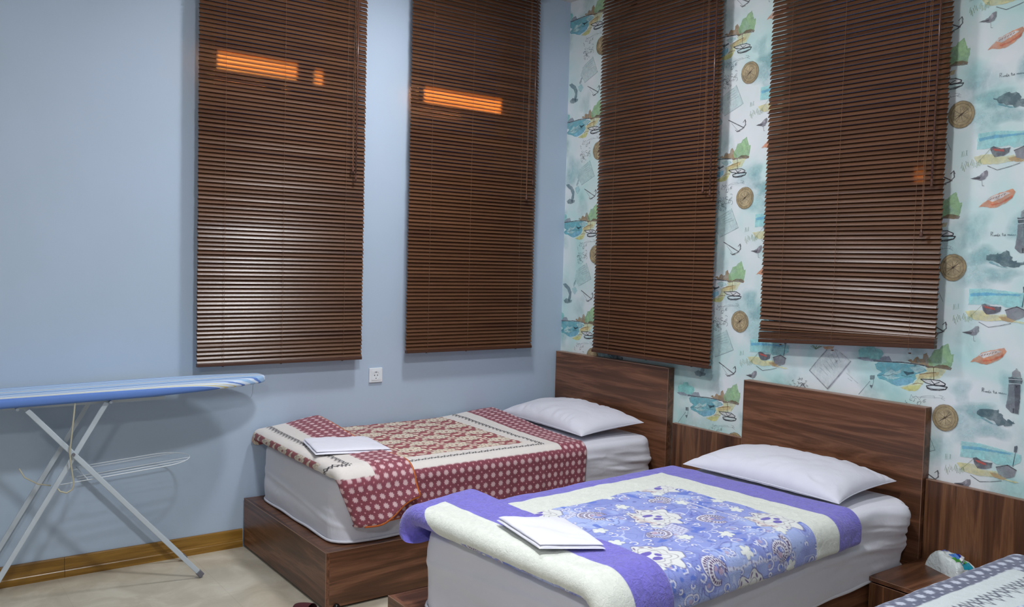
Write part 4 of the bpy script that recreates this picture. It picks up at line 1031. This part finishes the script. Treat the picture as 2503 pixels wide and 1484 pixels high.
make_quilt((0, 0, 0), 0, dict(yr=-0.992, yl=-0.022, zt=0.556, th=0.028, xh=-0.60, xf=-2.055, xe=-1.715, hangR=0.21, hangL=0.0, hemL=0.4, hemR=-0.05,
           cut=0.11, slant=0.10, mouth=0.040, headlift=0.035, flaplift=0.045, gap=0.006, wav=0.005, skew=0.10),
           'maroon and cream flowered quilt folded back at its foot, on the bed by the wall', 'maroon', Q_PRINT, ORANGE, 5)
make_quilt(O2, TH2, dict(yr=-0.452, yl=0.462, zt=0.560, th=0.036, xh=-0.62, xf=-2.06, xe=-1.80, hangR=0.10, hangL=0.06, hemR=0.4, hemL=-0.03,
           gap=0.008, wav=0.007, mouth=0.0, flaplift=0.02), 'plush purple and cream quilt with a blue paisley centre, on the middle bed', 'purple', Q_PLUSH, None, 9)
make_quilt((0, 0, 0), 0, dict(yr=-4.085, yl=-3.135, zt=0.566, th=0.034, xh=-0.60, xf=-2.05, xe=-1.75, hangR=0.2, hangL=0.14, hemL=-0.09, gap=0.006, wav=0.006),
           'navy quilt with pale dots and a zigzag border, at the lower right corner', 'navy', Q_PLUSH, None, 15, res=0.0035)

# ------------------------------------------------------------------ pillows
def make_pillow(loc, rot, a, b, h, label, seed):
    r = empty('pillow', loc, 0, label, 'pillow', 'white pillows'); r.rotation_euler = rot
    n = 90; g = np.sin(np.linspace(-PI / 2, PI / 2, n)); U, Vv = np.meshgrid(g, g, indexing='ij')
    X = a * U * (1 - 0.10 * (1 - Vv ** 2) * np.abs(U) ** 3); Y = b * Vv * (1 - 0.07 * (1 - U ** 2) * np.abs(Vv) ** 3)
    prof = ((1 - U ** 2) * (1 - Vv ** 2)) ** 0.42
    cr = 0.010 * fb(X * 9, Y * 9, seed, 3) * 2 * prof + 0.007 * np.sin(fb(X * 4, Y * 4, seed + 2) * 40 + Y * 60) * np.exp(-((np.abs(U) - 0.8) / 0.2) ** 2) * prof
    top = np.stack([X, Y, h * prof * (1 + 0.12 * fb(X * 3, Y * 3, seed + 4) * 2) + cr], -1)
    bot = np.stack([X, Y, -0.30 * h * prof + 0.3 * cr], -1)
    m = MB(); m.grid(top); m.grid(bot); o = m.build('pillowcase', PILLOW, r, smooth=True, fix=False)
    bm = bmesh.new(); bm.from_mesh(o.data); bmesh.ops.remove_doubles(bm, verts=bm.verts, dist=0.0006); bmesh.ops.recalc_face_normals(bm, faces=bm.faces); bm.to_mesh(o.data); bm.free()
    for p in o.data.polygons: p.use_smooth = True
    m = MB(); edge = [top[i, 0] for i in range(n)] + [top[-1, j] for j in range(n)] + [top[n - 1 - i, -1] for i in range(n)] + [top[0, n - 1 - j] for j in range(n)]
    m.tube([tuple(p) for p in edge[::3]], 0.0022, 5, closed=True); m.build('seam', PILLOW, r, smooth=True)
    return r
make_pillow((-0.325, -0.485, 0.606), (math.radians(0), math.radians(-5), math.radians(-3)), 0.225, 0.415, 0.095, 'white pillow at the head of the bed by the blue wall', 4)
make_pillow((-0.345, -2.035, 0.604), (math.radians(0), math.radians(-4), math.radians(2)), 0.225, 0.405, 0.090, 'white pillow at the head of the middle bed', 8)

# ------------------------------------------------------------------ folded linen on the quilts
def make_linen(name, corners, th, label, cat, seed, group):
    """corners: four (x,y,z) in order; a thin folded stack of cloth"""
    c = [np.array(p, float) for p in corners]; o0 = sum(c) / 4
    r = empty(name, tuple(o0), 0, label, cat, group); c = [p - o0 for p in c]
    m = MB()
    for lay in range(2):
        n = 40; g = np.linspace(0, 1, n); gg = np.sin((g - 0.5) * PI) / 2 + 0.5; A, B = np.meshgrid(gg, gg, indexing='ij'); A = A[..., None]; B = B[..., None]
        q = (c[0] * (1 - A) * (1 - B) + c[1] * A * (1 - B) + c[2] * A * B + c[3] * (1 - A) * B) * (1 - 0.035 * lay)
        pr = ((1 - (2 * A - 1) ** 8) * (1 - (2 * B - 1) ** 8))[..., 0] ** 0.5
        nz = 0.006 * fb(q[..., 0] * 14 + q[..., 1] * 3, q[..., 1] * 14, seed + lay, 3) * 2
        base = th * 0.5 * lay
        top = q.copy(); top[..., 2] += base + th * 0.55 * pr + nz * pr; bot = q.copy(); bot[..., 2] += base - 0.002 * pr
        m.grid(top); m.grid(bot)
    m.build('folded_cloth', LINEN, r, smooth=True)
    return r
make_linen('folded_sheet', [(-2.009, -0.483, 0.632), (-1.652, -0.481, 0.604), (-1.688, -0.799, 0.606), (-2.080, -0.801, 0.634)], 0.022, 'folded white sheet lying on the maroon quilt', 'sheet', 3, 'folded white linen')
make_linen('folded_sheet', [(-2.006, -2.106, 0.660), (-1.756, -2.160, 0.632), (-1.866, -2.493, 0.648), (-2.063, -2.412, 0.660)], 0.022, 'folded white sheet lying on the purple quilt', 'sheet', 7, 'folded white linen')

# ------------------------------------------------------------------ nightstands
def make_nightstand(y0, y1, label):
    r = empty('nightstand', (0, (y0 + y1) / 2, 0), 0, label, 'nightstand', 'walnut nightstands')
    h = (y1 - y0) / 2; xf = -0.435
    m = MB(); m.box(-0.030, -0.004, -h, h, 0.0, 0.6394); m.build('back_panel', WOOD_Z, r, fix=False)
    m = MB(); m.box(-0.0305, -0.004, -h, h, 0.6394, 0.6400); m.box(-0.0308, -0.030, -h, h, 0.637, 0.6400); m.box(-0.0308, -0.030, -h, -h + 0.002, 0, 0.6394); m.build('edge_band', EDGE, r, fix=False)
    m = MB(); m.box(xf - 0.004, -0.0305, -h, h, 0.276, 0.2933); m.build('top_board', WOOD_X, r, fix=False)
    m = MB(); m.box(xf - 0.0048, xf - 0.004, -h, h, 0.2915, 0.2939); m.build('edge_band', EDGE, r, fix=False)
    m = MB()
    for a in (-h, h - 0.018): m.box(xf + 0.018, -0.0305, a, a + 0.018, 0.0, 0.276)
    m.box(xf + 0.018, -0.0305, -h + 0.018, h - 0.018, 0.0, 0.018); m.build('carcass', WOOD_Z, r, fix=False)
    for z0, z1 in ((0.006, 0.134), (0.139, 0.269)):
        m = MB(); m.box(xf, xf + 0.017, -h + 0.001, h - 0.001, z0, z1); d = m.build('drawer', WOOD_Z, r, fix=False)
        m = MB(); m.box(xf - 0.0006, xf, -h + 0.001, h - 0.001, z1 - 0.002, z1 + 0.0004); m.build('edge_band', EDGE, d, fix=False)
        m = MB(); m.tube([(xf, -0.05, (z0 + z1) / 2), (xf - 0.022, -0.05, (z0 + z1) / 2), (xf - 0.022, 0.05, (z0 + z1) / 2), (xf, 0.05, (z0 + z1) / 2)], 0.004, 8); m.build('handle', simple('brushed_handle', '9a9a98', 0.3, Metallic=1.0), d, smooth=True)
    return r
make_nightstand(-1.540, -1.048, 'walnut nightstand with tall back panel, between the maroon-quilted bed and the middle bed')
make_nightstand(-3.085, -2.523, 'walnut nightstand holding the tissue pack, beside the navy-quilted bed')

# ------------------------------------------------------------------ tissue pack
def tissue_pack():
    r = empty('tissue_pack', (-0.095, -2.685, 0.2935), math.radians(-24), 'crumpled plastic tissue pack with blue and green print, on the right nightstand', 'tissues')
    m = NT('glossy_film'); v = m.coord(); m.set(srgb('cfd8d8'), 0.22); m.b.inputs['Specular IOR Level'].default_value = 0.7; m.b.inputs['Coat Weight'].default_value = 0.5
    n = m.n('ShaderNodeTexNoise', i_Scale=26.0, i_Detail=4.0, i_Distortion=1.5); m.l(v, n.inputs['Vector']); m.bump(n.outputs['Fac'], 0.6, 0.012)
    n = 60; a, b = 0.052, 0.095
    def top(U, V):
        pr = ((1 - np.abs(U) ** 6) * (1 - np.abs(V) ** 6)) ** 0.4
        return 0.066 * pr * (1 + 0.22 * fb(U * 2 + 5, V * 2, 3) * 2 + 0.10 * np.sin(3.0 * V + 1)) + 0.006 * fb(U * 6, V * 6, 9) * pr
    g = np.sin(np.linspace(-PI / 2, PI / 2, n)); U, V = np.meshgrid(g, g, indexing='ij')
    mb = MB(); mb.grid(np.stack([a * U, b * V, top(U, V)], -1)); mb.grid(np.stack([a * U, b * V, 0 * U], -1)); mb.build('wrapper', m.mat, r, smooth=True)
    def patch(name, us, vs, hexc, off):
        mm = MB(); u, w = np.meshgrid(np.linspace(*us, 10), np.linspace(*vs, 10), indexing='ij')
        mm.grid(np.stack([a * u, b * w, top(u, w) + off], -1)); return mm.build(name, simple(name + '_ink', hexc, 0.25), r, smooth=True)
    patch('printed_patch', (-0.35, 0.55), (-0.30, 0.02), '4f86d0', 0.0012); patch('printed_patch', (-0.55, 0.45), (-0.62, -0.30), '46a040', 0.0012)
    patch('printed_patch', (-0.30, 0.60), (-0.93, -0.62), '1e97b0', 0.0012); patch('printed_patch', (0.30, 0.62), (-0.25, 0.10), '1c2e9c', 0.002)
    mm = MB()
    for i in range(7):
        w0 = 0.82 - 0.085 * i; u = np.linspace(-0.1, 0.12, 4); 
        mm.tube([(a * uu, b * (w0 + (0.03 if q % 2 else -0.01)), float(top(np.array(uu), np.array(w0))) + 0.002) for q, uu in enumerate(u)], 0.0012, 5)
    mm.build('printed_lettering', simple('lettering_ink', '4b63b4', 0.3), r)
    mm = MB(); t = np.linspace(0, 1, 12)
    G = np.array([[(0.020 * (p - 0.5) + 0.004 * math.sin(9 * q), -0.055 + 0.030 * (p - 0.5) + 0.012 * math.sin(5 * p), 0.056 + 0.030 * q * (1 - 0.5 * abs(p - 0.5))) for q in np.linspace(0, 1, 8)] for p in t]); mm.grid(G); mm.grid(G + np.array([0.0008, 0, 0]))
    mm.build('tissue', simple('white_tissue', 'e6e6ea', 0.9), r, smooth=True)
tissue_pack()

# ------------------------------------------------------------------ ironing board
def ironing_board():
    r = empty('ironing_board', (-2.75, -0.2, 0), 0, 'ironing board with a blue and white striped cover, standing by the blue wall', 'ironing board')
    ox, oy = -2.75, -0.2
    L0, L1 = -3.40, -2.095          # left end, nose
    def halfw(x):
        f = (x - L0) / (L1 - L0); w = 0.172
        tail = math.sqrt(max(0.0, 1 - max(0, (0.07 - f) / 0.07) ** 2)); 
        nose = 1.0 if f < 0.50 else math.sqrt(max(0.0, 1 - ((f - 0.50) / 0.50) ** 2.3))
        return w * (0.45 + 0.55 * tail) * nose if f < 0.985 else w * nose
    xs = list(np.linspace(L0, L0 + 0.1, 8)) + list(np.linspace(L0 + 0.12, -2.3, 24)) + list(-2.3 + 0.205 * np.sin(np.linspace(0.05, PI / 2, 24)))
    zt = 0.932; th = 0.052
    rows = []
    for x in xs:
        h = max(halfw(x), 0.006); f = (x - L0) / (L1 - L0); k = []
        thx = th * (1.0 if f < 0.55 else 1.0 - 0.25 * (f - 0.55) / 0.45)
        if f > 0.975: thx *= max(0.35, math.sqrt(max(0.0, 1 - ((f - 0.975) / 0.0255) ** 2)))
        zc = zt - 0.020 * (1 - f) - (th * 0.75 - thx) * 0.5 * (f > 0.975)
        for i in range(48):
            a = 2 * PI * i / 48; c, s = math.cos(a), math.sin(a)
            ex = 0.35
            yy = h * (abs(c) ** ex) * (1 if c >= 0 else -1) if h > 0.03 else h * c
            zz = (thx / 2) * (abs(s) ** 0.6) * (1 if s >= 0 else -1)
            k.append((x - ox, yy + (-0.205 - oy), float(zc) - thx / 2 + zz))
        rows.append(k)
    m = MB(); m.grid(np.array(rows).transpose(1, 0, 2), closed_u=True); m.f.append(tuple(j * len(xs) for j in range(48))); m.m.append(0); m.f.append(tuple(j * len(xs) + len(xs) - 1 for j in range(48))); m.m.append(0)
    mt = NT('striped_cover'); v = mt.coord('Object'); sp = mt.n('ShaderNodeSeparateXYZ'); mt.l(v, sp.inputs[0])
    # stripes run along the board; on the rolled edge they follow the height
    ad = mt.n('ShaderNodeMath', operation='SUBTRACT'); mt.l(sp.outputs['Z'], ad.inputs[0]); ad.inputs[1].default_value = zt - 0.016
    ab = mt.n('ShaderNodeMath', operation='MINIMUM'); mt.l(ad.outputs[0], ab.inputs[0]); ab.inputs[1].default_value = 0.0
    su = mt.n('ShaderNodeMath', operation='ADD'); mt.l(sp.outputs['Y'], su.inputs[0]); mt.l(ab.outputs[0], su.inputs[1])
    mr = mt.n('ShaderNodeMapRange'); mr.inputs['From Min'].default_value = -0.215; mr.inputs['From Max'].default_value = 0.185; mt.l(su.outputs[0], mr.inputs['Value'])
    B_, W_, L_, Y_ = srgb('5f82c6'), srgb('cfdcec'), srgb('9dbfe2'), srgb('cfc48e')
    seq = [(0, B_), (.115, W_), (.128, Y_), (.140, W_), (.158, Y_), (.165, W_), (.19, B_), (.205, W_), (.235, L_), (.27, W_), (.30, B_), (.325, L_), (.40, W_), (.44, B_), (.46, W_), (.48, Y_), (.49, W_), (.52, L_), (.60, W_), (.63, B_), (.66, W_), (.68, L_), (.76, W_), (.80, B_), (.83, L_), (.89, W_), (.92, Y_), (.935, W_), (.96, B_)]
    cr = mt.n('ShaderNodeValToRGB'); cr.color_ramp.interpolation = 'CONSTANT'; e = cr.color_ramp.elements
    while len(e) < len(seq): e.new(0.5)
    for i, (p, c) in enumerate(seq): e[i].position = p; e[i].color = (*c, 1)
    mt.l(mr.outputs[0], cr.inputs[0]); mt.l(cr.outputs[0], mt.b.inputs['Base Color']); mt.set(rough=0.8)
    nz = mt.n('ShaderNodeTexNoise', i_Scale=700.0); mt.l(v, nz.inputs['Vector']); mt.bump(nz.outputs['Fac'], 0.15, 0.001)
    m.build('cover', mt.mat, r, smooth=True)
    LEG = simple('white_enamelled_tube', 'b9c3cb', 0.4); CAP = simple('grey_rubber', '6a6a72', 0.7)
    def lp(x, y, z): return (x - ox, y - oy, z)
    m = MB()
    m.tube([lp(-3.20, -0.345, 0.858), lp(-3.20, -0.065, 0.858)], 0.007, 8); m.tube([lp(-2.84, -0.345, 0.862), lp(-2.84, -0.065, 0.862)], 0.007, 8)
    m.box(-3.25 - ox, -2.60 - ox, -0.30 - oy, -0.29 - oy, 0.852, 0.866); m.box(-3.25 - ox, -2.60 - ox, -0.12 - oy, -0.11 - oy, 0.852, 0.866)
    m.build('underframe', LEG, r)
    for y, dy in ((-0.345, 0.0), (-0.075, 0.0)):
        for (a, b) in (((-3.165, 0.852), (-2.448, 0.018)), ((-2.855, 0.862), (-3.345, 0.018))):
            y2 = y + (0.012 if a[0] > -3 else 0.0)
            m = MB(); m.bar(lp(a[0], y2, a[1]), lp(b[0], y2, b[1]), 0.010, 0.022); lg = m.build('leg', LEG, r, bevel=0.003)
            d = Vector((b[0] - a[0], 0, b[1] - a[1])).normalized(); p = Vector(lp(b[0], y2, b[1]))
            m = MB(); m.bar(p - d * 0.018, p + d * 0.012, 0.020, 0.027); m.build('foot_cap', CAP, lg, bevel=0.004)
    m = MB(); m.tube([lp(-2.991, -0.352, 0.648), lp(-2.991, -0.062, 0.648)], 0.004, 8); m.lathe([(0.007, -0.003), (0.007, 0.003)], lp(-2.991, -0.354, 0.648), 12, 'y'); m.build('pivot_bolt', CAP, r)
    # wire rack
    m = MB(); zr = lambda x: 0.519 + (x + 3.043) * 0.068
    def rp(x, y): return lp(x, y, zr(x) + (0.0))
    loop = [rp(-3.04, -0.335)] + [rp(x, -0.335) for x in np.linspace(-2.9, -2.62, 4)] + [rp(-2.60 + 0.135 * math.sin(a), -0.2 - 0.135 * math.cos(a)) for a in np.linspace(0.05, PI - 0.05, 22)] + [rp(x, -0.065) for x in np.linspace(-2.64, -2.92, 4)]
    m.tube(loop, 0.0024, 6)
    for y in (-0.29, -0.245, -0.11): m.tube([rp(-2.96, y), rp(-2.60 + math.sqrt(max(0, 0.135 ** 2 - (y + 0.2) ** 2)), y)], 0.0018, 6)
    m.tube([rp(-2.93, -0.335), rp(-2.93, -0.065)], 0.0024, 6); m.build('wire_rack', simple('white_wire', 'd6dde3', 0.35), r, smooth=True)
    CR = simple('cream_flex', 'b5b09a', 0.6)
    m = MB(); m.tube([lp(*p) for p in ((-2.985, -0.36, 0.885), (-2.990, -0.365, 0.84), (-3.000, -0.366, 0.737), (-3.008, -0.366, 0.66), (-3.002, -0.366, 0.60), (-2.992, -0.366, 0.523), (-2.998, -0.366, 0.50), (-3.02, -0.366, 0.488), (-3.045, -0.366, 0.498), (-3.053, -0.36, 0.51))], 0.0035, 7); m.build('flex', CR, r, smooth=True)
    m = MB(); m.tube([lp(*p) for p in ((-3.19, -0.30, 0.60), (-3.17, -0.30, 0.56), (-3.12, -0.30, 0.525), (-3.07, -0.30, 0.512))], 0.0030, 7); m.build('flex', CR, r, smooth=True)
    m = MB(); m.tube([lp(-2.165, -0.235, 0.895), lp(-2.168, -0.236, 0.845), lp(-2.172, -0.236, 0.83), lp(-2.178, -0.236, 0.82)], 0.0009, 4); m.build('loose_thread', simple('thread', '8d929a', 0.8), r)
ironing_board()

# ------------------------------------------------------------------ slipper tip, on the floor before the bed
def slipper():
    r = empty('slipper', (-2.195, -1.035, 0), math.radians(20), 'dark red slipper on the floor beside the maroon-quilted bed, cut off by the lower edge', 'slipper')
    RD = simple('dark_red_felt', '4a1a20', 0.9); n = 20
    def outline(f): # f 0 toe .. 1 heel -> half width
        return 0.042 * math.sqrt(max(0, 1 - (1 - min(1, f * 3.2)) ** 2)) * (1 - 0.18 * math.sin(PI * f)) * math.sqrt(max(0, 1 - max(0, (f - 0.85) / 0.15) ** 2))
    m = MB(); rows = []
    for i in range(n):
        f = 0.001 + 0.997 * i / (n - 1); h = outline(f); y = 0.10 - 0.24 * f
        rows.append([(h * math.cos(a), y, 0.008 + 0.008 * math.sin(a)) for a in np.linspace(0, 2 * PI, 16, endpoint=False)])
    m.grid(np.array(rows).transpose(1, 0, 2), closed_u=True); m.build('sole', simple('dark_sole', '241517', 0.8), r, smooth=True)
    rows = []
    for i in range(12):
        f = 0.001 + 0.45 * i / 11; h = outline(f) * 1.02; y = 0.10 - 0.24 * f; H = 0.012 + 0.035 * math.sqrt(f / 0.45)
        rows.append([(h * math.cos(a), y, 0.010 + H * math.sin(a)) for a in np.linspace(0, PI, 12)])
    m = MB(); m.grid(np.array(rows)); m.build('upper', RD, r, smooth=True)
slipper()

# ------------------------------------------------------------------ ceiling lamps
def lamps():
    for i, (x, y, z, rad, e) in enumerate(LAMPS):
        r = empty('ceiling_lamp', (x, y, z), 0, ['round flush ceiling lamp above the two nearer beds', 'round flush ceiling lamp in the middle of the room', 'added round ceiling fill lamp behind the camera, out of view'][i], 'lamp', 'round ceiling lamps')
        em = NT('lamp_glow_%d' % i); em.set((0.9, 0.9, 0.9), 0.6); em.b.inputs['Emission Color'].default_value = (*LAMP_COLOR, 1); em.b.inputs['Emission Strength'].default_value = e
        m = MB(); m.lathe([(rad + 0.015, 0.004), (rad + 0.018, -0.02), (rad + 0.008, -0.035), (rad + 0.001, -0.035), (rad + 0.001, 0.004)], (0, 0, 0), 40); m.build('rim', FRAME, r, smooth=False)
        m = MB(); m.lathe([(rad, -0.028), (rad * 0.8, -0.045), (rad * 0.4, -0.055), (0.002, -0.058)], (0, 0, 0), 40); m.build('diffuser', em.mat, r, smooth=True)
lamps()
